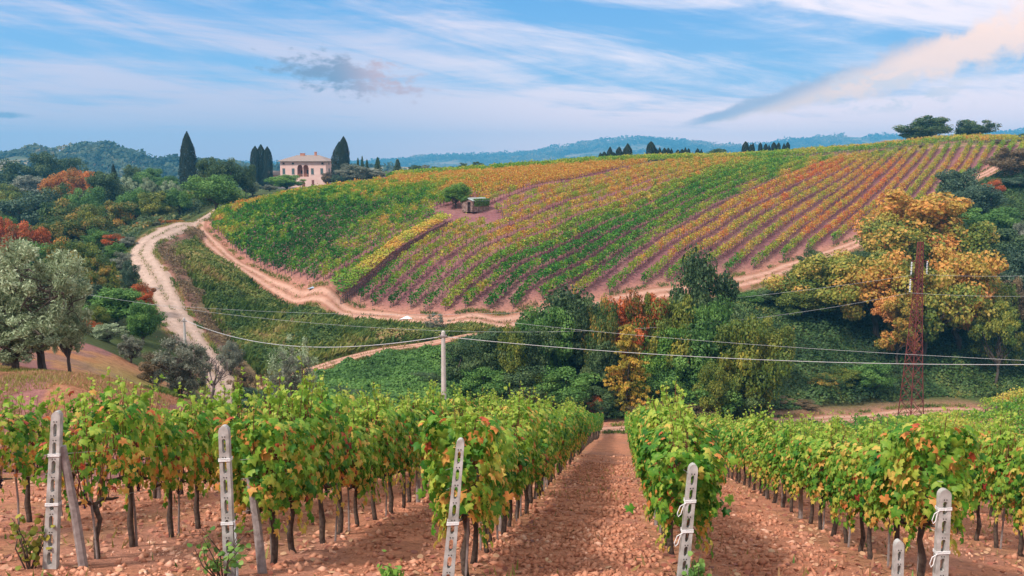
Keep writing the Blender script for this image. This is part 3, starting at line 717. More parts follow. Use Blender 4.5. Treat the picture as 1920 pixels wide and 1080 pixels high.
        for i in range(N):
            d = unit(rng.normal(size=3)); r = rng.random()**.40
            c = np.array((d[0]*.45*r, d[1]*.45*r, .56+d[2]*.42*r)); c[2] += .05*math.sin(5*math.atan2(d[1], d[0])+seed)
            m = 230 if kind == 'olive' else 110; rc = rng.uniform(.045, .10)
            # sprays of narrow leaves on drooping twigs
            dd = unit(rng.normal(size=(m, 3))); rr = rng.random(m)**.5
            p = c+dd*rc*rr[:, None]+np.array((0, 0, .03))*rr[:, None]
            C.append(p); Nn.append(rng.normal(size=(m, 3))+np.array((0, 0, .4))); T.append(np.clip(.45+rng.normal(0, .12)+rng.normal(0, .2, m), 0, 1)); S.append((.042 if kind == 'olive' else .040)*rng.uniform(.6, 1.25, m))
            if i % 2 == 0: limb(tips[i % len(tips)], c, .006, .002, .1)
    elif kind == 'bare':
        limb((0, 0, 0), (.02, 0, .40), .035, .024, .05)
        def branch(a, d, L, r, k):
            b = a+d*L; limb(a, b, r, r*.55, .07)
            if k:
                for _ in range(3 if k > 1 else 4): branch(a+d*L*rng.uniform(.5, 1), unit(d+rng.normal(0, .55, 3)+np.array((0, 0, .12))), L*rng.uniform(.55, .8), r*.55, k-1)
        for i in range(5):
            a = i*1.257+rng.normal(0, .3); branch(np.array((.02, 0, rng.uniform(.28, .40))), unit(np.array((math.cos(a), math.sin(a), .8))), .24, .016, 3)
        clump((0, 0, .7), .25, 60, .4, 1, .022)
    Cc = np.concatenate(C); V, Fl, k = cards(Cc, np.concatenate(Nn), np.concatenate(S), rng, shape)
    return limb_mesh('trunk', tubes), V, Fl, np.repeat(np.concatenate(T), k)
PROTO = {}
def get_proto(kind, var):
    key = (kind, var)
    if key not in PROTO:
        tb, V, Fl, tone = proto(kind, 10+var*7+len(kind)*2)
        t = tb.build('trunk', M_BARK); c = mesh_np('crown', V, [(Fl, 0)], PAL['green'], tone=tone)
        tm, cm = t.data, c.data
        bpy.data.objects.remove(t); bpy.data.objects.remove(c)
        PROTO[key] = (tm, cm)
    return PROTO[key]
TREE_RNG = random.Random(3)
def place_tree(name, kind, palette, x, y, h, w, label, cat='tree', group=None, var=0, sink=.15, z=None):
    tm, cm = get_proto(kind, var)
    root = empty(name, (x, y, (tz1(x, y) if z is None else z)-sink), TREE_RNG.uniform(0, 6.28))
    tag(root, label, cat, group)
    for nm, me in (('trunk', tm), ('crown', cm)):
        o = bpy.data.objects.new(nm, me); COL.objects.link(o); o.parent = root
        o.scale = (w, w, h) if nm == 'crown' else (w*.5+h*.4, w*.5+h*.4, h)
        if nm == 'trunk': o.scale = (w, w, h)
        o.material_slots[0].link = 'OBJECT'; o.material_slots[0].material = PAL[palette] if nm == 'crown' else (M_BARK if kind != 'bare' else M_TWIG)
    return root
def tree_px(u, vtop, Y, wpx, kind, palette, label, name=None, cat='tree', var=0, hmin=1.0, vbase=None, group=None):
    p = P(u, vtop, Y); g = tz1(p[0], Y); h = max(hmin, (p[2]-g+.1)*(1.0 if kind == 'cypress' else 1.06)); w = wpx*Y/F*(1.0 if kind in ('cypress', 'conifer', 'ash', 'column', 'bare', 'olive') else 1.14)
    nm = name or {'cypress': 'cypress_tree', 'conifer': 'conifer_tree', 'olive': 'olive_tree', 'bush': 'bush', 'ash': 'ash_tree', 'bare': 'bare_tree', 'column': 'poplar_tree'}.get(kind, 'leafy_tree')
    if kind == 'bush' and cat == 'tree': cat = 'bush'
    return place_tree(nm, kind, palette, p[0], Y, h, w, label, cat, group, var)
T = tree_px
# -- wood at the left, far to near
WOOD = [
 (25,301,335,70,'dome','dark','dark round tree on the skyline at the far left edge of the wood',0),
 (84,287,340,66,'dome','dark','tall dark skyline tree beside the wooded hill, left one of a close pair',1),
 (122,290,345,62,'broad','dark','dark skyline tree, right one of the close pair before the wooded hill',2),
 (50,330,300,70,'broad','greyolive','grey green tree below the dark skyline trees',0),
 (8,345,290,60,'bush','yellowgreen','yellow green bushy tree at the edge of the wood under the skyline',1),
 (108,321,275,64,'broad','orange','orange autumn tree, leftmost of three in the upper wood',1),
 (145,317,272,52,'dome','orange','bright orange tree, middle of three in the upper wood',0),
 (174,316,270,40,'broad','orange','small vivid orange tree, rightmost of three in the upper wood',2),
 (212,307,285,15,'cypress','cypress','slim small cypress between the orange trees and the umbrella pine',0),
 (247,312,295,40,'dome','dark','dark spreading tree just left of the umbrella pine',2),
 (282,316,290,52,'dome','green','rounded deep green umbrella pine on the ridge left of the great cypress',1),
 (315,330,286,44,'dome','green','low green pine touching the great cypress',0),
 (240,336,255,52,'olive','olive','silver olive tree in the wood below the umbrella pine',1),
 (277,337,252,34,'olive','olive','small round silver olive left of the great cypress foot',0),
 (318,341,250,44,'olive','olive','pale olive at the foot of the great cypress',1),
 (195,324,245,70,'broad','dark','broad dark tree in the middle of the wood behind the orange maple',0),
 (165,345,232,62,'broad','green','mid green tree left of the broad dark tree in the wood',2),
 (22,352,240,80,'broad','yellowgreen','yellowing tree at the left edge of the wood',2),
 (110,345,238,60,'bush','mixed','half orange thicket among the darker trees of the wood',0),
 (65,360,215,110,'dome','bluedark','massive blue green oak in the left of the wood',0),
 (125,372,205,90,'broad','mixed','half turned tree overlapping the massive oak',1),
 (250,352,215,66,'broad','green','green tree above the orange maple',1),
 (288,360,208,62,'broad','yellowgreen','light yellow green tree by the road bend',0),
 (332,352,212,52,'broad','green','green tree right of the light yellow tree',1),
 (222,378,190,66,'broad','mixed','half orange maple in front of the wood, largest autumn tree there',0),
 (172,385,196,52,'bush','yellowgreen','yellowish bush left of the half orange maple',1),
 (15,398,180,70,'broad','green','green tree low at the left edge of the wood',2),
 (8,410,158,36,'broad','rust','rust orange tree cut by the left edge of the photo',0),
 (48,414,152,64,'broad','rust','red orange tree in the lower left wood',1),
 (92,418,158,60,'broad','mixed','half orange tree right of the red orange tree',0),
 (138,400,168,82,'broad','mixed','green tree with an orange left flank in the lower wood',1),
 (180,430,150,50,'bush','green','low green bush at the foot of the half turned tree',0),
 (325,412,180,34,'bush','orange','little orange bush at the top bend of the gravel road',1),
 (292,415,176,30,'bush','greyolive','grey shrub left of the orange bush at the road bend',0),
 (213,438,148,44,'bush','rust','russet shrub left of the gravel road',0),
 (240,444,146,30,'bush','greyolive','grey green shrub beside the russet shrub',1),
 (218,455,138,36,'bush','green','round green shrub below the russet shrub',1),
 (228,472,130,36,'bush','greyolive','grey shrub at the left bend of the gravel road',0),
 (150,452,130,70,'bush','yellowgreen','yellow green scrub above the big olives',0),
 (110,455,120,60,'bush','mixed','rusty scrub behind the big olives',1),
 (55,450,125,90,'bush','green','green scrub behind the leftmost olive',0),
 (185,480,120,60,'bush','mixed','half turned bush left of the road bend',0),
 (212,490,112,26,'column','yellowgreen','slim yellow green sapling left of the gravel road',0),
 (242,488,118,30,'bush','bluedark','dark upright bush at the road edge',1),
 (170,510,104,50,'bush','mixed','orange tinged bush behind the green trees by the road',1),
 (264,530,108,46,'bush','rust','small russet bush by the gravel road',0),
 (150,520,98,60,'bush','bluedark','dark bush right of the big olive crown',0),
 (215,542,96,110,'broad','green','full green tree left of the gravel road',0),
 (265,565,92,60,'dome','green','lower green tree between the full tree and the road',1),
 (180,572,88,46,'bush','yellowgreen','yellow orange bush before the full green tree',0),
 (160,600,80,46,'bush','rust','reddish shrub beside the big olive trunk',1),
 (200,608,72,80,'olive','olive','grey leaved young olive on the mound slope',0),
 (243,630,66,54,'olive','greyolive','small olive right of the young grey one',1),
 (288,662,60,66,'bush','brown','brownish thicket between two olives on the mound',0),
 (430,640,92,44,'bush','greyolive','grey shrub on the bank right of the lower pole',1),
 (452,690,82,46,'bush','brown','brown shrub at the right edge of the gravel road',0),
]
for (u, v, Y, w, k, p_, lab, va) in WOOD: T(u, v, Y, w, k, p_, lab, var=va)
T(350,247,292,33,'cypress','cypress','tall solitary cypress standing left of the villa',var=0)
T(390,297,235,52,'broad','dark','dark tree behind the big round tree, nearest the great cypress',var=0)
T(425,296,232,56,'broad','dark','dark tree behind the big round tree, middle one',var=1)
T(458,304,236,44,'broad','dark','dark tree behind the big round tree, nearest the villa',var=2)
T(403,322,192,100,'broad','green','big round green tree where the road meets the vineyard corner',var=2)
T(455,372,205,20,'bush','orange','small orange bush at the vineyard corner near the big round tree',var=0)
# -- round the villa
T(478,274,335,20,'cypress','cypress','cypress left of the villa, left stem of the trio',var=1)
T(489,271,336,20,'cypress','cypress','cypress left of the villa, middle stem of the trio',var=1)
T(501,275,335,18,'cypress','cypress','cypress left of the villa, right stem of the trio',var=1)
T(636,266,318,34,'cypress','cypress','broad cypress at the right corner of the villa',var=0)
T(644,256,317,20,'cypress','cypress','slender cypress rising out of the broad one by the villa',var=1)
T(536,328,285,62,'dome','bright','rounded light green tree before the villa front',var=1)
T(472,343,240,40,'olive','olive','silver olive left of the villa garden',var=0)
T(505,347,262,36,'olive','greyolive','grey olive before the villa cypress trio',var=1)
T(613,323,316,22,'dome','brown','clipped egg shaped brown shrub at the villa corner',var=0,cat='bush',name='bush')
T(660,308,290,56,'dome','greyolive','large grey green tree right of the villa cypresses',var=0)
T(632,328,285,24,'bush','bluedark','small dark bush right of the brown clipped shrub',var=1)
T(700,318,292,48,'dome','greyolive','greyish low tree between the conifers',var=2)
T(728,320,290,30,'bush','greyolive','greyish bush left of the pointed spruce',var=0)
T(671,295,300,16,'conifer','dark','small conifer, left of three behind the grey tree',var=0)
T(679,292,302,16,'conifer','dark','small conifer, middle of three behind the grey tree',var=1)
T(688,298,300,16,'conifer','dark','small conifer, right of three behind the grey tree',var=0)
T(708,294,296,28,'conifer','dark','ragged conifer standing alone right of the three',var=1)
T(745,297,270,32,'conifer','bluedark','pointed spruce at the upper edge of the vineyard',var=0)
T(778,309,300,26,'bush','dark','dark skyline bush right of the spruce',var=0)
T(797,309,302,24,'bush','greyolive','grey skyline bush right of the spruce',var=1)
T(815,312,304,16,'bush','dark','tiny dark skyline bush where the hilltop vines begin',var=1)
T(868,305,300,18,'bush','dark','dark skyline bush behind the hilltop vines, left of two',var=0)
T(895,303,302,22,'bush','dark','dark skyline bush behind the hilltop vines, right of two',var=1)
# -- far cypresses and hilltop oaks
FC = [(1126,289,6),(1133,287,8),(1144,278,11),(1151,288,7),(1161,278,9),(1177,272,16),(1221,268,13),(1230,281,8),(1237,279,8),(1246,280,8),(1253,280,7),(1259,281,7),(1271,283,7),(1279,282,7),(1285,279,8),(1291,281,6),(1308,281,7),(1315,282,6),
      (1398,268,9),(1408,273,6),(1412,270,6),(1426,270,6),(1436,272,6),(1442,274,5),(1451,269,7),(1460,270,6),(1470,271,6),(1477,269,6)]
for i, (u, v, w) in enumerate(FC):
    if u < 1180: lab = f'far dark cypress, {ORD[i]} in the left cluster behind the hilltop'
    elif u < 1330: lab = f'far dark cypress, {ORD[i-6]} in the long middle line behind the hilltop'
    else: lab = f'far dark cypress, {ORD[i-18]} in the right line behind the hilltop'
    T(u, v-3, 300, w*1.5, 'cypress', 'cypress', lab, var=(1, 1, 0)[i % 3], group='cypresses behind the hilltop')
T(1347,279,300,44,'dome','dark','low dark spreading pine between the far cypress lines',var=1)
T(1742,219,290,80,'broad','dark','large dark oak on the hilltop, left one of two',var=0)
T(1718,240,291,50,'dome','dark','lower dark oak leaning out left of the large hilltop oak',var=1)
T(1826,222,295,66,'broad','dark','dark oak on the hilltop, right one of two',var=2)
T(1796,241,296,8,'cypress','cypress','tiny cypress between the two hilltop oaks',var=0)
T(1916,250,292,22,'bush','dark','dark bush on the hilltop at the right edge',var=0)
for i, (u, v, w, Y) in enumerate([(955,319,26,213),(985,318,22,215),(1062,311,14,220),(865,331,22,209),(1622,288,22,262),(1650,284,22,262),(1690,277,20,258),(1730,274,16,256),(1876,262,44,255),(1500,292,14,258)]):
    T(u, v, Y, w, 'bush', 'brown', f'dark brown shrub beside the crest track, {ORD[i]} from the villa side', var=i % 2, hmin=1.2, group='shrubs along the crest track')
# -- hut tree
T(856,356,161,50,'broad','bright','bright green tree beside the stone hut',var=1,hmin=5.0)
# -- centre thicket
CENT = [
 (1070,540,114,160,'dome','dark','largest dark green tree in the middle of the valley thicket',0),
 (1010,574,112,90,'broad','green','green tree on the left flank of the largest dark tree',1),
 (930,618,104,110,'dome','dark','dark tree at the left end of the thicket by the concrete pole',1),
 (985,604,102,90,'broad','dark','dark tree between the pole and the largest tree',2),
 (870,640,97,90,'bush','dark','dark bush right behind the concrete pole',0),
 (820,590,115,46,'airy','greyolive','thin leaved shrub standing above the path near the pole top',0),
 (905,690,92,100,'bush','green','low green bush under the bright cable',1),
 (985,690,90,110,'bush','dark','low dark bush in the front of the thicket',0),
 (1060,690,91,120,'bush','green','green bush below the largest dark tree',1),
 (1175,550,110,100,'dome','rust','orange brown bush at the top of the thicket',0),
 (1222,555,111,84,'dome','rust','rusty bush right of the orange brown one',1),
 (1178,610,93,112,'column','yellow','golden yellow tree in the middle of the thicket',0),
 (1130,640,100,70,'broad','dark','dark tree behind the left side of the yellow tree',0),
 (1265,560,108,96,'broad','yellowgreen','yellow olive tree right of the rusty bushes',0),
 (1245,600,106,90,'broad','bright','green tree right of the yellow tree',2),
 (1312,472,124,118,'dome','dark','dark domed oak standing above the thicket',0),
 (1330,580,112,96,'broad','green','green tree below the domed oak',1),
 (1300,612,104,120,'dome','green','full green tree in the right thicket',0),
 (1365,590,106,96,'broad','yellowgreen','yellow green tree right of the full green tree',2),
 (1410,598,101,108,'dome','yellowgreen','bright yellowish green tree at the right end of the thicket',1),
 (1250,700,96,100,'bush','green','low green bush right of the yellow tree foot',0),
 (1330,710,97,110,'bush','green','green bush at the valley path',1),
 (1400,700,101,100,'bush','dark','dark bush at the valley path',0),
 (1115,725,90,80,'bush','dark','low dark bush left of the yellow tree foot',1),
 (1215,748,88,90,'bush','brown','reddish brown shrub at the foot of the yellow tree',0),
 (1290,755,92,80,'bush','brown','brown shrub beside the valley path',1),
 (545,640,62,100,'airy','olive','grey feathery olive bush in front of the gravel road',1),
 (540,668,60,90,'airy','greyolive','lower grey olive bush before the feathery one',0),
 (465,726,72,60,'bush','bluedark','dark bramble clump where path and road meet',0),
 (500,735,70,60,'bush','dark','dark bramble clump left of the feathery olive',1),
 (640,735,78,90,'bush','dark','dark bush on the green bank',0),
 (962,606,99,64,'broad','yellowgreen','yellowing tree between two dark trees at the left of the thicket',1),
 (1015,700,87,56,'bush','yellowgreen','yellow flecked bush low in the left thicket',0),
 (1130,556,104,66,'broad','mixed','half orange tree between the largest dark tree and the yellow one',1),
 (1335,680,93,70,'bush','yellowgreen','yellow green bush low in the right thicket',1),
 (1045,560,107,84,'broad','green','fresh green tree on the near side of the largest dark tree',2),
 (1095,556,108,70,'broad','dark','dark tree on the right shoulder of the largest dark tree',1),
 (1202,558,109,64,'broad','yellowgreen','yellow green tree between the two russet trees',0),
 (1292,556,112,76,'broad','green','green tree leaning against the left of the domed oak',2),
 (1352,560,113,84,'dome','green','round green tree just right of the domed oak foot',0),
 (1392,566,112,80,'broad','dark','dark tree right of the round green tree',2),
 (1440,592,110,80,'broad','yellowgreen','yellow green tree at the bramble edge of the thicket',1),
 (1118,742,86,34,'bush','rust','small crimson shrub at the foot of the thicket',0),
 (1470,655,116,34,'column','yellow','slim yellow sapling among the brambles right of the thicket',1),
 (1545,700,113,60,'bush','mixed','orange flecked bush in the brambles left of the pylon',0),
 (720,745,78,90,'bush','green','green bush at the foot of the green bank',1),
 (790,700,88,80,'bush','dark','dark bush left of the concrete pole',1),
]
for (u, v, Y, w, k, p_, lab, va) in CENT:
    if 860 < u < 1420 and 88 < Y < 130 and (k != 'bush' or v > 600): Y = 86+(Y-88)*.42
    T(u, v, Y, w, k, p_, lab, var=va)
# -- right slope
RIGHT = [
 (1725,362,148,170,'broad','ash','tallest turning ash tree behind the red pylon',0),
 (1690,398,146,130,'broad','ashgreen','greenish orange ash left of the tallest one',1),
 (1790,405,144,130,'broad','ashgreen','orange ash right of the tallest one',2),
 (1600,462,134,140,'broad','ashgreen','spreading half green ash left of the pylon',2),
 (1545,480,132,130,'broad','ashgreen','yellow orange ash at the edge of the field track',0),
 (1655,470,130,150,'broad','ash','low orange ash just left of the pylon shaft',1),
 (1805,470,130,140,'broad','ash','wide orange ash right of the pylon',0),
 (1858,520,132,80,'broad','ashgreen','half green ash farther right of the pylon',1),
 (1745,485,127,120,'broad','ashgreen','mottled ash directly behind the pylon',2),
 (1878,572,124,80,'ash','yellowgreen','young yellow green ash with a bare slender stem',2),
 (1510,530,131,96,'broad','yellowgreen','low yellowing ash above the scrub slope',1),
 (1690,560,124,80,'ash','ash','small orange ash hanging over the scrub by the pylon',0),
 (1740,400,160,110,'broad','dark','dark tree hidden behind the tallest ash',1),
 (1640,470,146,100,'broad','dark','dark tree behind the spreading ash',0),
 (1830,460,150,110,'broad','dark','dark tree behind the right ashes',2),
 (1800,318,182,76,'broad','bluedark','blue green tree at the right edge of the hill vineyard',0),
 (1835,345,176,80,'broad','bluedark','blue green tree right of the upper ash',1),
 (1866,336,186,34,'bush','rust','small orange red bush among the dark trees at the right edge',0),
 (1865,385,168,90,'broad','green','green tree below the orange red bush',2),
 (1900,278,200,70,'broad','brown','dark brownish tree at the top right edge',0),
 (1912,330,190,60,'broad','bluedark','dark tree cut by the right edge below the brownish one',2),
 (1885,430,155,110,'dome','dark','large dark tree at the right edge above the ashes',1),
 (1915,470,140,80,'dome','bluedark','dark blue green tree at the right edge beside the ashes',0),
 (1910,520,134,60,'broad','brown','twiggy brown tree at the right edge',1),
 (1914,415,160,26,'bush','greyolive','small grey bush at the right edge',0),
 (1522,466,146,44,'bush','dark','dark bush at the track bend',0),
 (1500,495,144,40,'bush','yellowgreen','yellowish bush at the track bend',1),
 (1445,545,136,54,'bush','dark','dark scrub bush under the track, left of two',1),
 (1408,545,134,44,'bush','green','green scrub bush under the track, right beside the domed oak',0),
 (1480,540,138,50,'bush','bluedark','blue green bush under the track bend',0),
 (1580,690,116,60,'bush','yellowgreen','yellow tinged bush low on the scrub slope',0),
 (1640,680,116,70,'bush','green','green bush low on the scrub slope beside the pylon',1),
 (1455,757,106,50,'bush','brown','dry pinkish shrub at the foot of the scrub slope',0),
 (1510,764,107,46,'bush','brown','dry brown shrub at the foot of the scrub slope near the vine ends',1),
]
for (u, v, Y, w, k, p_, lab, va) in RIGHT: T(u, v, Y, w*(1.3 if k == 'ash' else 1.1), k, p_, lab, var=va)
# -- near olives on the mound
T(66,466,38,200,'olive','olive','big silvery olive tree on the mound with a dark leaning trunk',var=0)
T(-5,470,44,250,'olive','olive','big silvery olive cut by the left edge of the photo',var=1)
T(118,510,48,84,'olive','olive','silvery olive crown just behind the big one',var=1)
T(25,575,37,190,'olive','olive','low silvery olive boughs under the big olive crown',var=1)
T(337,640,53,120,'olive','greyolive','round olive tree on the strip of bright grass',var=0)
T(398,632,57,100,'bare','brown','nearly leafless small tree beside the gravel road',var=0)
# ---------------------------------------------------------------- the near vineyard
M_CONC = noisy_mat('weathered_concrete', (.27, .25, .225), (.52, .50, .47), scale=9, detail=12, bump=.3, bdist=.004)
M_WIRE = noisy_mat('galvanised_wire', (.5, .5, .5), (.66, .66, .66), scale=30, bump=0, rough=.5)
M_TIE = noisy_mat('white_twine', (.72, .70, .68), (.82, .81, .80), scale=40, bump=0)
M_CANE = noisy_mat('red_brown_canes', (.10, .03, .022), (.22, .075, .045), scale=20, bump=0)
M_GRAPE = noisy_mat('dark_grapes', (.012, .008, .03), (.035, .02, .07), scale=30, bump=0, rough=.45)
ROWC = [-9.0, -6.4, -4.2, -1.84, .75, 3.7, 6.6, 9.4]
ROW0 = [12.0, 9.54, 9.5, 9.08, 9.44, 9.77, 11.0, 16.0]
ROWPHRASE = ['along the row beyond the leaning slotted post', 'along the row of the leaning slotted post', 'along the row of the post with the rose bush', 'along the row of the tall bare slotted post',
             'along the row just right of the bare aisle', 'along the row of the post with a white loop', 'along the row right of the white loop post', 'along the second row right of the white loop post']
def rxy(k, y): return ROWC[k] + ROW_T*y, y
SLOPE = -(SY + SX*ROW_T)/math.sqrt(1+ROW_T**2)
RANG = math.atan2(1, ROW_T)                                   # local x along the row
def vine_proto(seed, style, cap=False):
    rng = np.random.default_rng(seed)
    full = {'full': 1.0, 'half': .62, 'thin': .34}[style]
    hz_lo, hz_hi = .76, 1.66
    Cn, Nn, S, Tn = [], [], [], []
    m = int(680*full)
    # leaves laid over the two faces of the hedge, in tongues of differing height
    x = rng.uniform(-.58, .58, m); sd = np.where(rng.random(m) < .5, -1, 1)
    lob = vnoise(x*3.1+seed*9.7, x*0+sd*3.3, 5)
    lo = hz_lo + .22*(lob-.5); hi = hz_hi + .46*(vnoise(x*2.3+seed*4.1, x*0, 6)-.45)
    z = lo + (hi-lo)*rng.beta(1.15, 1.0, m); th = .24+.17*np.sin(np.clip((z-lo)/(hi-lo), 0, 1)*2.6)+.10*(vnoise(x*4+seed, z*3.5, 8)-.5)
    y = sd*th*np.sqrt(rng.uniform(.25, 1.0, m))
    Cn.append(np.stack([x, y, z], 1)); n = np.stack([rng.normal(0, .45, m), sd*1.0, .30+rng.normal(0, .38, m)], 1); tp = z > hi-.14; n[tp] += np.array((0, 0, 1.1)); Nn.append(n)
    S.append(rng.uniform(.065, .14, m)); turn = vnoise(x*2.2+seed*3.3, z*2.2, 12)
    t = .32+.18*(turn-.5)*2+rng.normal(0, .11, m)
    yl = rng.random(m) < (.07+.24*np.clip((1.2-z)/.5, 0, 1))*(1+1.6*(1-full)) + .10*(turn > .78); t = np.where(yl, rng.uniform(.58, .86, m), t)
    rd = rng.random(m) < .016+.05*(1-full); t = np.where(rd, rng.uniform(.82, 1, m), t); Tn.append(t)
    if cap:                                                   # leaves closing the end of a row
        m = 170; y = rng.normal(0, .20, m); z = rng.uniform(hz_lo+.05, hz_hi+.05, m); Cn.append(np.stack([-.40-.10*rng.random(m)+.25*np.abs(y), y, z], 1)); Nn.append(np.stack([-np.ones(m), rng.normal(0, .6, m), .35+rng.normal(0, .35, m)], 1))
        S.append(rng.uniform(.08, .155, m)); Tn.append(np.where(rng.random(m) < .12, rng.uniform(.58, .85, m), .29+rng.normal(0, .1, m)))
    canes = []
    for i in range(int(10*full)+3):                            # shoots standing clear of the hedge
        x0 = rng.uniform(-.5, .5); h1 = rng.uniform(.05, .36)+(.22 if rng.random() < .15 else 0); lean = rng.normal(0, .12, 2); nn = int(h1/.045)+2
        z0 = hz_hi-.12
        for j in range(nn):
            q = (j+1)/nn; c = np.array((x0+lean[0]*q, lean[1]*q, z0+.12+h1*q))+rng.normal(0, .035, 3); Cn.append(c[None]); Nn.append(rng.normal(0, .6, (1, 3))+np.array((0, 0, .6)))
            S.append(np.array([rng.uniform(.06, .12)*(1.15-.5*q)])); Tn.append(np.array([.36+.12*q+rng.normal(0, .05)]))
        canes.append([(x0*.6, 0, .74), (x0*.8, lean[1]*.3, 1.2), (x0+lean[0]*.5, lean[1]*.5, z0), (x0+lean[0], lean[1], z0+.12+h1)])
    for i in range(9 if style == 'full' else 3):              # trailing shoots
        x0 = rng.uniform(-.5, .5); s0 = rng.choice((-1, 1)); L = rng.uniform(.12, .5)
        for j in range(int(L/.05)+2):
            q = j*.05; Cn.append(np.array([[x0+rng.normal(0, .04), s0*(.24+.05*q)+rng.normal(0, .03), hz_lo+.12-q]])); Nn.append(np.array([[rng.normal(0, .4), s0, .2]])); S.append(np.array([rng.uniform(.07, .13)])); Tn.append(np.array([np.clip(rng.choice((.22, .3, .6, .7))+rng.normal(0, .05), 0, 1)]))
    for i in range(7):
        x0 = rng.uniform(-.5, .5); canes.append([(x0*.8, rng.normal(0, .03), .72), (x0+rng.normal(0, .05), rng.normal(0, .08), 1.05), (x0+rng.normal(0, .08), rng.normal(0, .1), 1.5)])
    C = np.concatenate(Cn); C[:, 2] += SLOPE*C[:, 0]
    V, Fl, k = cards(C, np.concatenate(Nn), np.concatenate(S), rng, VINE, down=(0, 0, -1))
    fol = mesh_np('foliage', V, [(Fl, 0)], M_VINE, tone=np.repeat(np.clip(np.concatenate(Tn), 0, 1), k))
    b = MB(); j1, j2 = rng.normal(0, .035, 2), rng.normal(0, .03, 2); hd = rng.uniform(.66, .76)
    pts = [(rng.normal(0, .03), rng.normal(0, .03), -.12), (j1[0]*.3, j1[1]*.4, .06), (j1[0], j1[1], .28), (j2[0], j2[1], .5), (0, 0, hd)]
    b.tube(pts, [.05, .04, .032+rng.uniform(0, .012), .030, .040], 7)
    for sx in (1, -1):
        if sx < 0 and rng.random() < .35: continue
        b.tube([(0, 0, hd-.03), (sx*.15, rng.normal(0, .02), hd+.04+SLOPE*sx*.15), (sx*.34, rng.normal(0, .02), hd+.02+SLOPE*sx*.34), (sx*.5, 0, hd+.02+SLOPE*sx*.5)], [.03, .024, .02, .012], 6)
    tr = b.build('trunk', M_STEM, smooth=True)
    b = MB()
    for c in canes: b.tube([(p[0], p[1], p[2]+SLOPE*p[0]) for p in c], [.007, .006, .005, .003][:len(c)] if len(c) == 4 else [.007, .006, .004], 4, cap=False)
    ca = b.build('shoots', M_CANE)
    gr = None
    if seed % 3 == 0:
        b = MB(); cx, cy = rng.uniform(-.3, .3), rng.choice((-1, 1))*.17
        for i in range(34):
            q = rng.random(); p = Vector((cx, cy, .80-.15*q+SLOPE*cx))+Vector(rng.normal(0, 1, 3)).normalized()*.045*(1-.75*q); r = .013
            vs = [(p.x+r*dx, p.y+r*dy, p.z+r*dz) for dx, dy, dz in ((1, 0, 0), (-1, 0, 0), (0, 1, 0), (0, -1, 0), (0, 0, 1), (0, 0, -1))]
            b.add(vs, [(0, 2, 4), (2, 1, 4), (1, 3, 4), (3, 0, 4), (2, 0, 5), (1, 2, 5), (3, 1, 5), (0, 3, 5)])
        b.tube([(cx, cy, .92+SLOPE*cx), (cx, cy, .68+SLOPE*cx)], .012, 5)
        gr = b.build('grape_bunch', M_GRAPE, smooth=True)
    out = [('trunk', tr.data), ('shoot', ca.data), ('foliage', fol.data)] + ([('grape_bunch', gr.data)] if gr else [])
    for o in (tr, ca, fol, gr):
        if o: bpy.data.objects.remove(o)
    return out
VP_ = {'full': [vine_proto(s, 'full') for s in (1, 2, 3, 4, 5, 6, 7, 9)], 'half': [vine_proto(s, 'half') for s in (21, 22, 24)], 'thin': [vine_proto(s, 'thin') for s in (31, 33)], 'end': [vine_proto(s, 'full', True) for s in (41, 44)]}
NEAR_Y = 40.0
def near_vines():
    rr = random.Random(8); first = {}
    for k in range(8):
        y = ROW0[k]+(.30, .80, .75, .78, .62, .66, .3, .3)[k]; i = 0
        if k == 0: y = 11.3
        step = .88
        while y < (NEAR_Y if k < 6 else 36):
            x, _ = rxy(k, y)
            if x/y > .70 or x/y < -.72: y += step; continue
            st = 'full'
            if k >= 2 and i > 1 and rr.random() < .16: st = rr.choice(('half', 'half', 'thin'))
            if k == 0: st = rr.choice(('thin', 'thin', 'half', 'half'))
            if k == 1: st = ('thin' if y < 11 else rr.choice(('half', 'half', 'full')) if y < 18 else rr.choice(('half', 'full', 'full')))
            if k == 2 and y < 14 and rr.random() < .2: st = 'half'
            pr = rr.choice(VP_['end' if (i == 0 and k >= 2) else st])
            xx = x+rr.gauss(0, .04); z = tz1(xx, y)
            r = empty('grapevine', (xx, y, z), RANG + (math.pi if False else 0) + rr.gauss(0, .05))
            sc_ = rr.uniform(.86, 1.16)*(1.06 if k in (1, 2) else 1.0); r.scale = (1, rr.choice((-1, 1))*rr.uniform(.9, 1.15), sc_)
            lookw = {'full': 'leafy green grapevine', 'half': 'half bare grapevine', 'thin': 'thin straggling grapevine'}[st]
            tag(r, f'{lookw}, {ORD[i]} plant {ROWPHRASE[k]}', 'grapevine', 'grapevines in the near rows')
            for nm, me in pr:
                o = bpy.data.objects.new(nm, me); COL.objects.link(o); o.parent = r
            i += 1; y += step*rr.uniform(.96, 1.04)
near_vines()
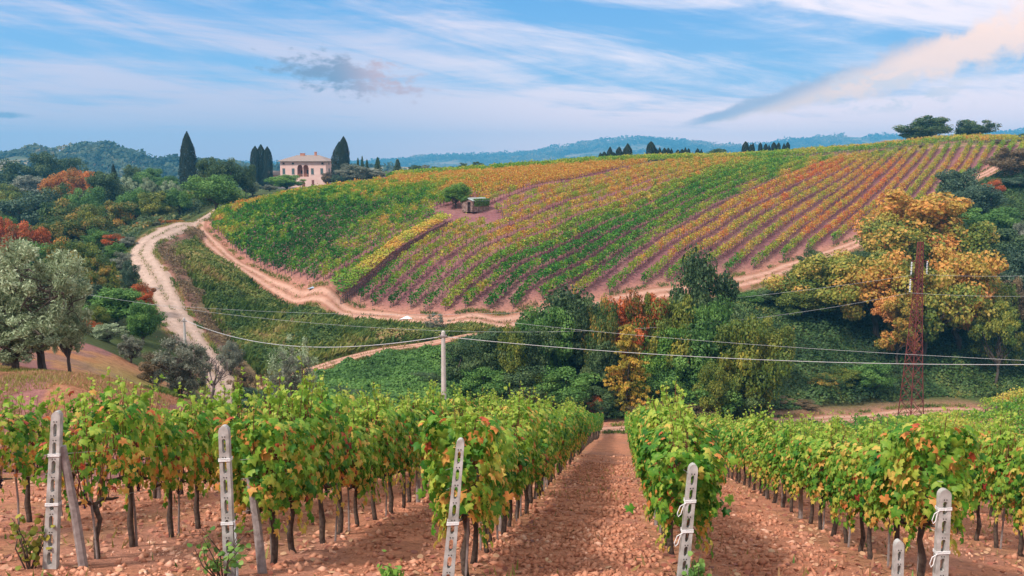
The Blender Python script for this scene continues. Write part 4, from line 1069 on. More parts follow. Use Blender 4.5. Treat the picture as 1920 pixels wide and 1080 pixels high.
def far_near_vines():
    rng = np.random.default_rng(77); C, Nn, S, Tn = [], [], [], []; SX_, SYY, SZ_ = [], [], []
    for k in range(8):
        y0 = NEAR_Y if k < 6 else 36; y1 = 79.5 + (k-3)*.9 if k >= 3 else 70
        m = int((y1-y0)*150); y = rng.uniform(y0-.3, y1, m); hi = 1.75+.35*(vnoise(y*2.0, y*0+k*7, 5)-.4); z = .75+(hi-.75)*rng.beta(1.4, 1, m); sd = np.where(rng.random(m) < .5, -1, 1)
        off = sd*(.34*np.sqrt(rng.uniform(.1, 1, m)))*(1-.3*np.abs(z-1.3)); x = ROWC[k]+ROW_T*y+off
        C.append(np.stack([x, y, tz(x, y)+z], 1)); Nn.append(np.stack([sd*1.0, rng.normal(-.2, .5, m), .45+rng.normal(0, .4, m)], 1)); S.append(rng.uniform(.12, .22, m))
        t = .28+.16*(vnoise(y*.9, z*2, 4+k)-.5)+rng.normal(0, .07, m); t = np.where(rng.random(m) < .06, rng.uniform(.6, .85, m), t); Tn.append(t)
        ys = np.arange(y0, y1, .98); SX_.append(ROWC[k]+ROW_T*ys); SYY.append(ys)
    V, Fl, kk = cards(np.concatenate(C), np.concatenate(Nn), np.concatenate(S), rng, LEAF6, down=(0, 0, -1))
    o = mesh_np('vine_foliage', V, [(Fl, 0)], M_VINE, tone=np.repeat(np.clip(np.concatenate(Tn), 0, 1), kk)); tag(o, 'far ends of the near vine rows down the slope', kind='stuff')
    sx, sy = np.concatenate(SX_), np.concatenate(SYY); V, Fq = stems_mesh(sx, sy, tz(sx, sy), np.full(len(sx), .85), .07, rng); o = mesh_np('vine_stems', V, [(Fq, 0)], M_STEM); tag(o, 'stems under the far ends of the near vine rows', kind='stuff')
far_near_vines()
def right_rows():
    rng = np.random.default_rng(13); u = np.array((ROW_T, 1))/math.hypot(1, ROW_T)
    ends = [88, 90.5, 92, 93, 94.5, 96, 97, 99, 99.5, 100, 100.5, 101, 101, 101, 101, 101]
    for j in range(16):
        c = 12.2+2.8*j; y1 = ends[j]; y0 = max(22, (c/.66)/(1-ROW_T/.66)*.95)
        if j > 7: y1 = 101+(j-8)*.3
        y = np.arange(y1, y0, -.3); x = c+ROW_T*y
        if j in (8, 9, 10): keep = y < (84-2.0*(10-j)); x, y = x[keep], y[keep]           # open ground round the pylon
        if len(y) < 10: continue
        def tf(x, y, pt): return .25+.42*np.clip((fbm(x*.06, y*.06, 19, 2)-.50)*4+np.clip((x-44)/14, 0, .8), 0, .75)*np.clip((y-40)/25, 0, 1)+pt*.2
        vine_row(x, y, -u, rng, tf, f'green vines in the low vineyard, {ORD[j]} row beyond the near rows on the right', 'vine rows in the low vineyard', per_m=110, leaf=.2, top=2.0, low=.7, wid=.33, leafmat=M_VINE, shape=LEAF6, gap=-.1)
right_rows()

# ---- slotted concrete posts: two rails joined by webs, so that the slots are real openings
def slotted_post(loc, h, lean, lean_y, label, wb=.135, wt=.085, rot=0.0, ties=(), n_slot=8, loop=False):
    root = empty('concrete_post', loc, rot); tag(root, label, 'post', 'slotted concrete end posts of the near rows')
    M = Matrix.Shear('XY', 4, (lean, lean_y)) if False else None
    b = MB(); dep = .075
    def pt(x, z, y): return (x+lean*z, y+lean_y*z, z)
    def w(z): return wb+(wt-wb)*max(0, z)/h
    zs = [-.25]; cell = (h-.12)/n_slot
    def quadbox(x0a, x1a, x0b, x1b, z0, z1, yd0=-dep/2, yd1=dep/2):
        vs = [pt(x0a, z0, yd0), pt(x1a, z0, yd0), pt(x1a, z0, yd1), pt(x0a, z0, yd1), pt(x0b, z1, yd0), pt(x1b, z1, yd0), pt(x1b, z1, yd1), pt(x0b, z1, yd1)]
        b.add(vs, [(3, 2, 1, 0), (4, 5, 6, 7), (0, 1, 5, 4), (1, 2, 6, 5), (2, 3, 7, 6), (3, 0, 4, 7)])
    def solid(z0, z1):
        quadbox(-w(z0)/2, w(z0)/2, -w(z1)/2, w(z1)/2, z0, z1)
    solid(-.25, .06); z = .06
    for i in range(n_slot):
        zt = z+cell*.70; sw = w(z)*.36
        quadbox(-w(z)/2, -sw/2, -w(zt)/2, -sw/2, z, zt); quadbox(sw/2, w(z)/2, sw/2, w(zt)/2, z, zt)
        # rounded slot ends
        for zz, s in ((z, 1), (zt, -1)):
            for sx in (-1, 1):
                vs = [pt(sx*sw/2, zz, -dep/2), pt(sx*sw/2, zz+s*.02, -dep/2), pt(sx*sw/4, zz+s*.005, -dep/2), pt(sx*sw/2, zz, dep/2), pt(sx*sw/2, zz+s*.02, dep/2), pt(sx*sw/4, zz+s*.005, dep/2)]
                b.add(vs, [(0, 1, 2), (3, 5, 4), (1, 4, 5, 2)])
        solid(zt, z+cell); z += cell
    # rounded head
    n = 8; r = w(z)/2; ring = [(r*math.cos(math.pi*i/n), z+min(.075, h-z+.02)*math.sin(math.pi*i/n)) for i in range(n+1)]
    vs = [pt(x, zz, -dep/2) for x, zz in ring]+[pt(x, zz, dep/2) for x, zz in ring]; k = n+1
    b.add(vs, [tuple(range(k))[::-1], tuple(range(k, 2*k))]+[(i, i+1, k+i+1, k+i) for i in range(n)])
    b.build('post_body', M_CONC, root)
    # pin holes
    b = MB()
    for i in range(n_slot):
        zz = .06+cell*(i+.80)
        for sx in (-.014, .014):
            p = pt(sx, zz, -dep/2-.001); b.tube([p, (p[0], p[1]-.002, p[2])], .0075, 6)
    hp = b.build('pin_hole', noisy_mat('dark_hole', (.03, .028, .026), (.05, .045, .04), bump=0), root); hp['kind'] = 'stuff'
    for zz in ties:
        b = MB()
        for d in (0, .012, .026):
            ww = w(zz)/2+.006; ring = [pt(-ww, zz+d, -dep/2-.006), pt(ww, zz+d+.006, -dep/2-.006), pt(ww, zz+d+.003, dep/2+.006), pt(-ww, zz+d, dep/2+.006), pt(-ww, zz+d, -dep/2-.006)]; b.tube(ring, .005, 5)
        if loop:
            cx = -w(zz)/2; b.tube([pt(cx, zz, -dep/2-.01), pt(cx-.06, zz-.03, -dep/2-.02), pt(cx-.085, zz-.11, -dep/2-.02), pt(cx-.07, zz-.15, -dep/2-.02), pt(cx-.045, zz-.12, -dep/2-.02), pt(cx-.02, zz-.02, -dep/2-.01)], .005, 5)
        b.build('twine', M_TIE, root)
    return root
POSTS = {}
def post_at(key, u, v, h, *a, **kw):
    pa = (u-960)/F; b = (540-v)/F; kx = pa/(CP+b*SP); kz = (b*CP-SP)/(CP+b*SP)
    Y = -H0/(kz+SY+SX*kx); x = kx*Y; z = tz1(x, Y); POSTS[key] = (x, Y, z); return slotted_post((x, Y, z), h, *a, **kw)
post_at('a', 95, 1062, 1.82, .095, .02, 'leaning slotted concrete post at the head of the sparse left row', ties=(.75, 1.32), wb=.16, wt=.10)
post_at('b', 432, 1080, 1.72, .0, .0, 'upright slotted concrete post with a rose bush at its foot', ties=(.62, 1.34), wb=.125, wt=.11, n_slot=7)
post_at('c', 838, 1102, 1.66, .095, 0.02, 'tall bare slotted concrete post leaning right beside the aisle', ties=(.74,), wb=.135, wt=.085)
post_at('d', 1278, 1102, 1.42, .07, .02, 'slotted concrete post half hidden in leaves right of the aisle', ties=(.66, 1.0), wb=.125, wt=.10, loop=True)
post_at('e', 1762, 1105, 1.25, -.015, .0, 'slotted concrete post with a hanging white loop under dense leaves', ties=(.5, 1.02), wb=.15, wt=.135, loop=True, n_slot=5)
post_at('f', 1682, 1104, .62, -.02, 0, 'short grey post with a round head left of the white loop post', wb=.115, wt=.10, n_slot=3)

def simple_pole(name, p0, p1, r0, r1, mat, label, cat, group=None, n=7):
    o = empty(name, p0); tag(o, label, cat, group); b = MB(); q = Vector(p1)-Vector(p0)
    mid = q*.5+Vector((.01, .012, 0)); b.tube([(0, 0, 0), mid, q], [r0, (r0+r1)/2, r1], n); b.build('shaft', mat, o); return o
a = POSTS['a']; simple_pole('wooden_brace', (a[0]+.36, a[1]+.05, tz1(a[0]+.36, a[1]+.05)-.1), (a[0]+.19, a[1]+.06, a[2]+1.42), .055, .045, M_STAKE, 'wooden brace propping the leaning slotted post', 'brace')
a = POSTS['b']; simple_pole('wooden_brace', (a[0]+.29, a[1]+.25, tz1(a[0]+.29, a[1]+.25)-.1), (a[0]+.10, a[1]+.5, a[2]+1.05), .055, .045, M_STAKE, 'wooden brace behind the post with the rose bush', 'brace')
simple_pole('steel_rod', (a[0]+.09, a[1]-.05, a[2]-.1), (a[0]+.075, a[1]-.02, a[2]+.66), .013, .011, M_WIRE, 'thin steel rod tied beside the post with the rose bush', 'rod')
def stakes():
    rr = random.Random(4)
    for k in range(7):
        y = ROW0[k]+.75; i = 0
        while y < (24 if k < 5 else 22):
            x, _ = rxy(k, y); x += rr.gauss(0, .05)
            if -.62 < x/y < .62:
                z = tz1(x, y)
                if i % 5 == 4: simple_pole('wooden_post', (x, y, z-.1), (x+rr.gauss(0, .04), y+rr.gauss(0, .04), z+1.55), .048, .042, M_STAKE, f'stout grey wooden post, {ORD[i//5]} inside the row {ROWPHRASE[k].replace("along the row ", "").replace("along the second row", "second")}', 'post', 'wooden posts inside the near rows')
                else: simple_pole('vine_stake', (x, y, z-.1), (x+rr.gauss(0, .04), y+rr.gauss(0, .04), z+rr.uniform(.85, 1.25)), .017, .014, M_STAKE, f'thin grey stake, {ORD[i]} upright {ROWPHRASE[k]}', 'stake', 'thin stakes beside the vines', n=5)
            i += 1; y += .98*rr.choice((1, 1, 2))
stakes()
def wires():
    for k in range(8):
        for j, h in enumerate((.74, 1.12, 1.34)):
            b = MB(); pts = []
            for y in np.arange(ROW0[k], 60, 2.0):
                x, _ = rxy(k, y); pts.append((x, y, tz1(x, y)+h))
            b.tube(pts, .0035, 4, cap=False); o = b.build('trellis_wire', M_WIRE)
            tag(o, f'{("low", "middle", "upper")[j]} trellis wire running {ROWPHRASE[k]}', 'wire', 'trellis wires of the near rows')
wires()
# small plants at the post feet
def small_shrub(p, h, w, palette, label, seed, name='rose_bush', cat='bush'):
    rng = np.random.default_rng(seed); root = empty(name, (p[0], p[1], tz1(p[0], p[1]))); tag(root, label, cat)
    b = MB(); C = []; 
    for i in range(9):
        e = np.array((rng.normal(0, w*.35), rng.normal(0, w*.3), h*rng.uniform(.5, 1))); mid = e*.5+np.array((rng.normal(0, .05), rng.normal(0, .05), .03)); b.tube([(rng.normal(0, .02), rng.normal(0, .02), -.05), mid, e], [.010, .007, .003], 5)
        for q in np.linspace(.25, 1, 12): C.append(e*q+rng.normal(0, .05, 3))
    b.build('stem', M_STEM, root); C = np.array(C); V, Fl, k = cards(C, rng.normal(0, .7, (len(C), 3))+np.array((0, -.3, .6)), rng.uniform(.04, .085, len(C)), rng, LEAF6)
    mesh_np('foliage', V, [(Fl, 0)], PAL[palette], parent=root, tone=np.repeat(rng.uniform(.2, .9, len(C)), k))
a = POSTS['b']; small_shrub((a[0]-.02, a[1]-.22), .62, .5, 'green', 'leafy rose bush at the foot of the upright slotted post', 3)
a = POSTS['a']; small_shrub((a[0]-.22, a[1]-.05), .62, .35, 'yellowgreen', 'nearly bare little rose bush at the foot of the leaning post', 4)
small_shrub((POSTS['d'][0]+.12, POSTS['d'][1]-.1), .42, .25, 'green', 'small green creeper beside the post right of the aisle', 5, 'creeper', 'plant')
small_shrub((POSTS['c'][0]-.62, POSTS['c'][1]+.05), .22, .25, 'bright', 'tiny green weed left of the tall bare post', 6, 'weed', 'plant')
# ---------------------------------------------------------------- villa, hut, pylon, poles and wires
M_PINK = noisy_mat('pink_render', (.74, .46, .39), (.82, .56, .48), scale=.5, bump=.1, detail=8)
M_ROOF = noisy_mat('old_roof_tiles', (.22, .165, .14), (.36, .28, .24), scale=2.2, bump=.5, bdist=.05, stretch=(1, 4, 1))
M_BRICK = noisy_mat('warm_brick', (.42, .17, .10), (.52, .24, .15), scale=5, bump=.2)
M_SHUT = noisy_mat('grey_green_shutters', (.07, .11, .11), (.11, .15, .15), scale=4, bump=0)
M_DARK = noisy_mat('dark_interior', (.025, .018, .018), (.05, .035, .032), scale=3, bump=0)
M_DOORW = noisy_mat('brown_door_wood', (.16, .055, .04), (.24, .09, .06), scale=4, bump=0)
M_WALLSTONE = noisy_mat('grey_terrace_stone', (.30, .27, .27), (.42, .38, .38), scale=1.5, bump=.3)
def villa():
    p = P(569, 352.5, 332); g = tz1(p[0], 332); W, D, Hh = 17.6, 12.0, 9.9
    base_z = p[2]
    root = empty('villa', (p[0], 332, base_z), math.radians(-7)); tag(root, 'pink country villa with a double arched loggia and hipped tile roof', 'house')
    fx = lambda f: -W/2+f*W
    b = MB()
    def wall(x0, x1, z0, z1, y0=0.0, y1=.5): b.box(((x0+x1)/2, (y0+y1)/2, (z0+z1)/2), (x1-x0, y1-y0, z1-z0))
    lx0, lx1, lz0, lzs, R = fx(.375), fx(.625), 4.15, 7.55, W*.25/4-.12      # loggia
    wall(-W/2, lx0, -4, Hh); wall(lx1, W/2, -4, Hh); wall(lx0, lx1, -4, lz0); wall(lx0, lx1, lzs+R+.06, Hh)
    mid = (lx0+lx1)/2
    for cx in ((lx0+mid)/2, (mid+lx1)/2):                                  # spandrels round the two arches
        hw = (mid-lx0)/2
        for s in (-1, 1):
            arc = [(cx+s*R*math.cos(t), lzs+R*math.sin(t)) for t in np.linspace(0, math.pi/2, 7)]
            poly = arc+[(cx, lzs+R+.06), (cx+s*hw, lzs+R+.06), (cx+s*hw, lzs)]
            n = len(poly); vs = [(q[0], 0.002, q[1]) for q in poly]+[(q[0], .45, q[1]) for q in poly]
            f = [tuple(range(n)), tuple(range(n, 2*n))[::-1]]+[(i, n+i, n+(i+1) % n, (i+1) % n) for i in range(n)]; b.add(vs, f)
    b.box((-W/2+.25, D/2, (Hh-4)/2), (.5, D-1.0, Hh+4)); b.box((W/2-.25, D/2, (Hh-4)/2), (.5, D-1.0, Hh+4)); b.box((0, D-.25, (Hh-4)/2), (W, .5, Hh+4))
    b.build('wall', M_PINK, root)
    b = MB(); b.box((mid, 2.6, 6.3), (lx1-lx0+1.0, .2, 5.0)); b.box((mid, 1.55, 4.05), (lx1-lx0, 2.0, .18)); b.box((lx0-.1, 1.5, 6.4), (.2, 2.0, 4.8)); b.box((lx1+.1, 1.5, 6.4), (.2, 2.0, 4.8)); b.box((mid, 1.5, 8.9), (lx1-lx0, 2.0, .2))
    lo = b.build('loggia', M_BRICK, root)
    b = MB(); b.box((lx0+1.0, 2.44, 5.4), (.9, .1, 2.3)); b.box((lx1-1.0, 2.44, 5.4), (1.2, .1, 2.5)); b.build('doorway', M_DARK, lo)
    b = MB(); b.tube([(mid, .25, lz0), (mid, .25, lzs+.05)], [.17, .15], 10); b.box((mid, .25, lzs+.05), (.44, .40, .2)); b.build('column', M_PINK, lo)
    b = MB(); b.box((mid, .25, lz0+.95), (lx1-lx0, .14, .12))
    for i in range(19): b.tube([(lx0+(i+.5)*(lx1-lx0)/19, .25, lz0), (lx0+(i+.5)*(lx1-lx0)/19, .25, lz0+.9)], .05, 6)
    b.build('balustrade', M_BRICK, lo)
    def window(f, z, w, h, mat, side=False):
        b = MB(); c = ((fx(f), -.03, z) if not side else (W/2+.03, f*D, z)); d = (w, .10, h) if not side else (.10, w, h)
        b.box(c, d); o = b.build('window', M_DARK, root)
        b = MB(); t = .09
        for s in (-1, 1):
            if not side: b.box((c[0]+s*w/4, -.095, z), (w/2-.03, .03, h-.06))
            else: b.box((W/2+.095, c[1]+s*w/4, z), (.03, w/2-.03, h-.06))
        if mat: b.build('shutter', mat, o)
        b = MB(); b.box((c[0], c[1]-.06, z-h/2-.07), (w+.2, .16, .13)) if not side else b.box((c[0]+.06, c[1], z-h/2-.07), (.16, w+.2, .13)); b.build('sill', M_WALLSTONE, o)
    for f in (.08, .285, .705, .91): window(f, 6.2, 1.0, 2.1, M_SHUT)
    for f in (.08, .285, .93): window(f, 9.05, .75, .62, None)
    window(.71, 2.0, .85, 1.9, M_DOORW); window(.3, 6.2, 1.0, 2.1, M_SHUT, True); window(.3, 9.1, .75, .62, None, True)
    # arched door
    b = MB(); pts = [(-.65, 0), (.65, 0), (.65, 1.9)]+[(.65*math.cos(t), 1.9+.65*math.sin(t)) for t in np.linspace(.2, math.pi-.2, 7)]+[(-.65, 1.9)]
    n = len(pts); cx = fx(.50); b.add([(cx+q[0], -.06, q[1]) for q in pts]+[(cx+q[0], .01, q[1]) for q in pts], [tuple(range(n)), tuple(range(n, 2*n))[::-1]]+[(i, n+i, n+(i+1) % n, (i+1) % n) for i in range(n)]); b.build('door', M_DOORW, root)
    # hipped roof with overhang
    b = MB(); e = .95; z0, z1 = Hh+.02, Hh+2.35; r = 4.2
    lowv = [(-W/2-e, -e, z0), (W/2+e, -e, z0), (W/2+e, D+e, z0), (-W/2-e, D+e, z0)]; lo2 = [(x, y, z-.16) for x, y, z in lowv]
    ridge = [(-r, D/2, z1), (r, D/2, z1)]
    b.add(lowv+lo2+ridge, [(0, 1, 9, 8), (1, 2, 9), (2, 3, 8, 9), (3, 0, 8), (4, 5, 1, 0), (5, 6, 2, 1), (6, 7, 3, 2), (7, 4, 0, 3), (7, 6, 5, 4)])
    rf = b.build('roof', M_ROOF, root)
    for x, w, h in ((-2.0, 1.7, 1.0), (3.1, .75, 1.5)):
        b = MB(); b.box((x, D/2-.4, z1+h/2-.45), (w, .8, h)); b.box((x, D/2-.4, z1+h-.38), (w+.2, 1.0, .14)); b.build('chimney', M_BRICK, rf)
    # terrace wall below the villa
    o = empty('terrace_wall', (p[0]+1.5, 327.5, base_z-1.3), math.radians(-7)); tag(o, 'low grey stone terrace wall before the villa', 'wall'); b = MB(); b.box((0, 0, .2), (22, .6, 2.6)); b.box((0, -.05, 1.55), (22.3, .9, .16)); b.build('stonework', M_WALLSTONE, o)
    # low annexe at the left
    q = P(514, 352, 338); o = empty('farm_annexe', (q[0]-.5, 339, base_z-.5), math.radians(-7)); tag(o, 'low pink annexe with a tiled roof left of the villa', 'house')
    b = MB(); b.box((0, 2.5, 2.0), (6.4, 5, 7.0)); b.build('wall', M_PINK, o); b = MB(); b.add([(-3.6, -.5, 5.4), (3.6, -.5, 5.4), (3.6, 5.5, 5.4), (-3.6, 5.5, 5.4), (-3.0, 2.5, 6.9), (3.6, 2.5, 6.9)], [(0, 1, 5, 4), (2, 3, 4, 5), (1, 2, 5), (3, 0, 4), (3, 2, 1, 0)]); b.build('roof', M_ROOF, o)
    b = MB(); b.box((.8, -.03, 4.0), (.8, .08, 1.1)); b.build('window', M_DARK, o)
villa()

def stone_mat():
    m, nt, b = new_mat('rubble_stone'); N, L = nt.nodes, nt.links
    tc = N.new('ShaderNodeTexCoord'); v = N.new('ShaderNodeTexVoronoi'); v.inputs['Scale'].default_value = 3.4; L.new(tc.outputs['Object'], v.inputs['Vector'])
    r = rampnode(nt, [(0, (.12, .065, .05)), (.4, (.24, .15, .12)), (.7, (.32, .23, .19)), (1, (.19, .11, .09))]); sp = N.new('ShaderNodeSeparateColor'); L.new(v.outputs['Color'], sp.inputs[0]); L.new(sp.outputs[0], r.inputs[0]); L.new(r.outputs[0], b.inputs['Base Color'])
    bp = N.new('ShaderNodeBump'); bp.inputs['Distance'].default_value = .05; L.new(v.outputs['Distance'], bp.inputs['Height']); bp.invert = True; L.new(bp.outputs[0], b.inputs['Normal']); b.inputs['Roughness'].default_value = .9; return m
def hut():
    p = P(866, 407, 158); g = tz1(p[0]+1.5, 159)
    root = empty('stone_hut', (p[0]+1.0, 157, g-.15), math.radians(-36)); tag(root, 'tiny ruined stone hut with a pale sheet roof amid the hillside vines', 'hut')
    st = stone_mat(); W, D, H_ = 2.4, 4.8, 1.95
    # local x: along the gable end (facing the viewer), y: along the hut
    b = MB(); dx0, dx1 = .05, .75
    def bx(x0, x1, y0, y1, z0, z1): b.box(((x0+x1)/2, (y0+y1)/2, (z0+z1)/2), (x1-x0, y1-y0, z1-z0))
    bx(-W/2, dx0, 0, .3, 0, H_); bx(dx1, W/2, 0, .3, 0, H_); bx(dx0, dx1, 0, .3, 1.75, H_)
    b.add([(-W/2, .002, H_), (W/2, .002, H_), (0, .002, H_+.42), (-W/2, .3, H_), (W/2, .3, H_), (0, .3, H_+.42)], [(0, 1, 2), (5, 4, 3), (0, 2, 5, 3), (1, 4, 5, 2)])
    bx(-W/2, -W/2+.3, .3, D, 0, H_); bx(W/2-.3, W/2, .3, D, 0, H_); bx(-W/2+.3, W/2-.3, D-.3, D, 0, H_)
    b.build('wall', st, root)
    b = MB(); b.box(((dx0+dx1)/2, .32, .87), (dx1-dx0, .05, 1.74)); b.build('doorway', M_DARK, root)
    b = MB(); b.box((W/2+.03, .95, 1.35), (.06, .4, .8)); b.build('window', M_DARK, root)
    b = MB(); e = .2
    for s in (-1, 1):
        vs = [(s*(W/2+e), -.15, H_-.06), (0, -.15, H_+.47), (0, D+.15, H_+.47), (s*(W/2+e), D+.15, H_-.06)]; vs2 = [(x, y, z+.07) for x, y, z in vs]
        b.add(vs+vs2, [(0, 1, 2, 3), (4, 7, 6, 5), (0, 4, 5, 1), (1, 5, 6, 2), (2, 6, 7, 3), (3, 7, 4, 0)])
    b.build('roof', noisy_mat('pale_sheet_roof', (.24, .27, .25), (.40, .44, .41), scale=1.2, bump=.1), root)
    rng = np.random.default_rng(3); m = 2600; t = rng.random(m); C = np.stack([W/2+.12+rng.normal(0, .10, m)-.45*t*rng.random(m), rng.uniform(.4, D, m), H_+.22-rng.random(m)**1.5*1.3+.1], 1)
    m2 = 900; C2 = np.stack([rng.uniform(-W/2-.2, .2, m2), rng.normal(-.1, .12, m2), 0*rng.random(m2)], 1); C2[:, 2] = H_+.42*(1-np.abs(C2[:, 0])/(W/2))+rng.normal(.02, .15, m2)
    C = np.concatenate([C, C2]); V, Fl, k = cards(C, rng.normal(0, .5, (len(C), 3))+np.array((.8, 0, .5)), rng.uniform(.1, .2, len(C)), rng); mesh_np('ivy', V, [(Fl, 0)], PAL['green'], parent=root, tone=np.repeat(rng.uniform(.1, .9, len(C)), k))
hut()

M_RUST = noisy_mat('rust_red_steel', (.11, .022, .020), (.20, .05, .04), scale=2.5, bump=0)
M_INS = noisy_mat('pale_insulator', (.60, .62, .64), (.74, .76, .78), scale=10, bump=0, rough=.3)
def pylon():
    p = P(1706, 806, 101); g = tz1(p[0], 101); top = P(1717, 452, 101)[2]; Hh = top-g
    root = empty('lattice_pylon', (p[0], 101, g-.1), math.radians(20)); tag(root, 'slender rust red lattice pylon rising in front of the autumn ashes', 'pylon')
    wz = lambda z: 2.1*(1-z/Hh)**1.35*.80+.42
    cs = [(-1, -1), (1, -1), (1, 1), (-1, 1)]
    zs = [0]; 
    while zs[-1] < Hh-.3: zs.append(min(Hh, zs[-1]+max(.6, wz(zs[-1])*.92)))
    for sx, sy in cs:
        b = MB(); b.tube([(sx*wz(z)/2, sy*wz(z)/2, z) for z in zs], .065, 4); b.build('leg', M_RUST, root)
    n = 0
    for f in range(4):
        a, c = cs[f], cs[(f+1) % 4]
        b = MB()
        for i, (z0, z1) in enumerate(zip(zs[:-1], zs[1:])):
            q = lambda s, z: (s[0]*wz(z)/2, s[1]*wz(z)/2, z)
            b.tube([q(a, z0), q(c, z1)], .035, 4); b.tube([q(c, z0), q(a, z1)], .035, 4); b.tube([q(a, z1), q(c, z1)], .03, 4)
        b.build('bracing', M_RUST, root)
    tips = []
    for z, s, L in ((Hh-2.2, -1, 1.15), (Hh-2.2, 1, 1.15), (Hh-4.2, -1, 1.2)):
        b = MB(); b.tube([(s*.2, 0, z), (s*L, 0, z+.05)], .05, 4); b.tube([(s*.2, 0, z-.6), (s*L, 0, z+.05)], .035, 4); b.build('crossarm', M_RUST, root)
        b = MB(); x = s*(L-.02); pts = []; r = []
        for i in range(8): pts += [(x, 0, z-.05-i*.19), (x, 0, z-.11-i*.19), (x, 0, z-.17-i*.19)]; r += [.035, .12, .035]
        b.tube(pts, r, 8); b.build('insulator', M_INS, root)
        M = Matrix.Translation(root.location) @ Matrix.Rotation(math.radians(20), 4, 'Z'); tips.append(M @ Vector((x, 0, z-1.6)))
    return tips
TIPS = pylon()
M_POLE = noisy_mat('pale_concrete_pole', (.46, .41, .37), (.58, .53, .49), scale=4, bump=.15)
M_CABLE = noisy_mat('pale_cable', (.46, .45, .45), (.56, .55, .55), scale=3, bump=0)
def pole(u, vtop, Y, r0, r1, label):
    q = P(u, vtop, Y); g = tz1(q[0], Y); o = empty('utility_pole', (q[0], Y, g-.2)); tag(o, label, 'utility pole')
    h = q[2]-g+.2; b = MB(); b.tube([(0, 0, 0), (0, 0, h*.5), (0, 0, h)], [r0, (r0+r1)/2, r1], 12); b.tube([(0, 0, h), (0, 0, h+.07)], [r1*.8, r1*.3], 10); b.build('shaft', M_POLE, o)
    b = MB(); b.box((0, 0, h-.25), (r1*3.4, r1*2.4, .10)); b.tube([(r1*1.5, 0, h-.25), (r1*2.6, 0, h-.32)], .03, 6); b.tube([(-r1*1.5, 0, h-.25), (-r1*2.6, 0, h-.32)], .03, 6); b.build('bracket', M_STAKE, o)
    return q
Q1 = pole(831, 622, 50, .17, .115, 'pale round concrete utility pole standing in the valley before the thicket')
Q2 = pole(345, 597, 86, .15, .11, 'short leaning grey utility pole at the edge of the gravel road')
def cable(a, b_, sag, r, label, name='overhead_cable', n=36):
    a, b_ = np.array(a, float), np.array(b_, float); pts = []
    for t in np.linspace(0, 1, n): p = a+(b_-a)*t; p[2] -= 4*sag*t*(1-t); pts.append(p)
    o = empty(name, a); tag(o, label, 'cable'); b = MB(); b.tube([p-a for p in pts], r, 5, cap=False); b.build('strand', M_CABLE, o)
e1 = Q1+np.array((.2, 0, -.3)); e0 = Q1+np.array((-.2, 0, -.3))
cable(e1, P(2300, 676, 44), .75, .017, 'thick pale cable running right from the concrete pole across the thicket')
cable(e0, Q2+np.array((.15, 0, -.2)), 1.45, .022, 'thick pale cable sagging between the two utility poles')
cable(P(960, 605, 92), P(2250, 690, 52), .5, .011, 'thin pale wire above the thick cable before the thicket')
cable(TIPS[2], P(-420, 430, 75), 6.5, .012, 'lower power line from the pylon across the whole valley')
cable(TIPS[0], P(-420, 470, 105), 6.0, .011, 'upper power line from the pylon across the hillside')
cable(TIPS[1], P(2400, 470, 85), 1, .011, 'power line leaving the pylon toward the right')
cable(TIPS[2], P(2400, 520, 85), 1, .011, 'lower power line leaving the pylon toward the right')
def white_sack(u, v, Y, label, s, mat):
    q = P(u, v, Y); o = empty('plastic_sheet', (q[0], Y, tz1(q[0], Y))); tag(o, label, 'plastic sheet')
    b = MB(); n = 9; vs = []; r = random.Random(int(u))
    for i in range(n):
        for j in range(n):
            x, y = (i/(n-1)-.5)*s*2.2, (j/(n-1)-.5)*s; vs.append((x, y, max(.01, s*.45*math.exp(-((x/s)**2*2+(y/s*2)**2*1.2))+r.uniform(-.05, .05)*s)))
    b.add(vs, [(i*n+j, (i+1)*n+j, (i+1)*n+j+1, i*n+j+1) for i in range(n-1) for j in range(n-1)]); b.build('crumpled_sheet', mat, o, smooth=True)
white_sack(763, 587, 122.5, 'white plastic sheet lying where the vine rows meet the track', .9, M_TIE)
white_sack(587, 553, 131, 'small blue grey sheet lying beside the track near the pergola', .7, noisy_mat('blue_plastic', (.25, .33, .42), (.36, .44, .52), bump=0))
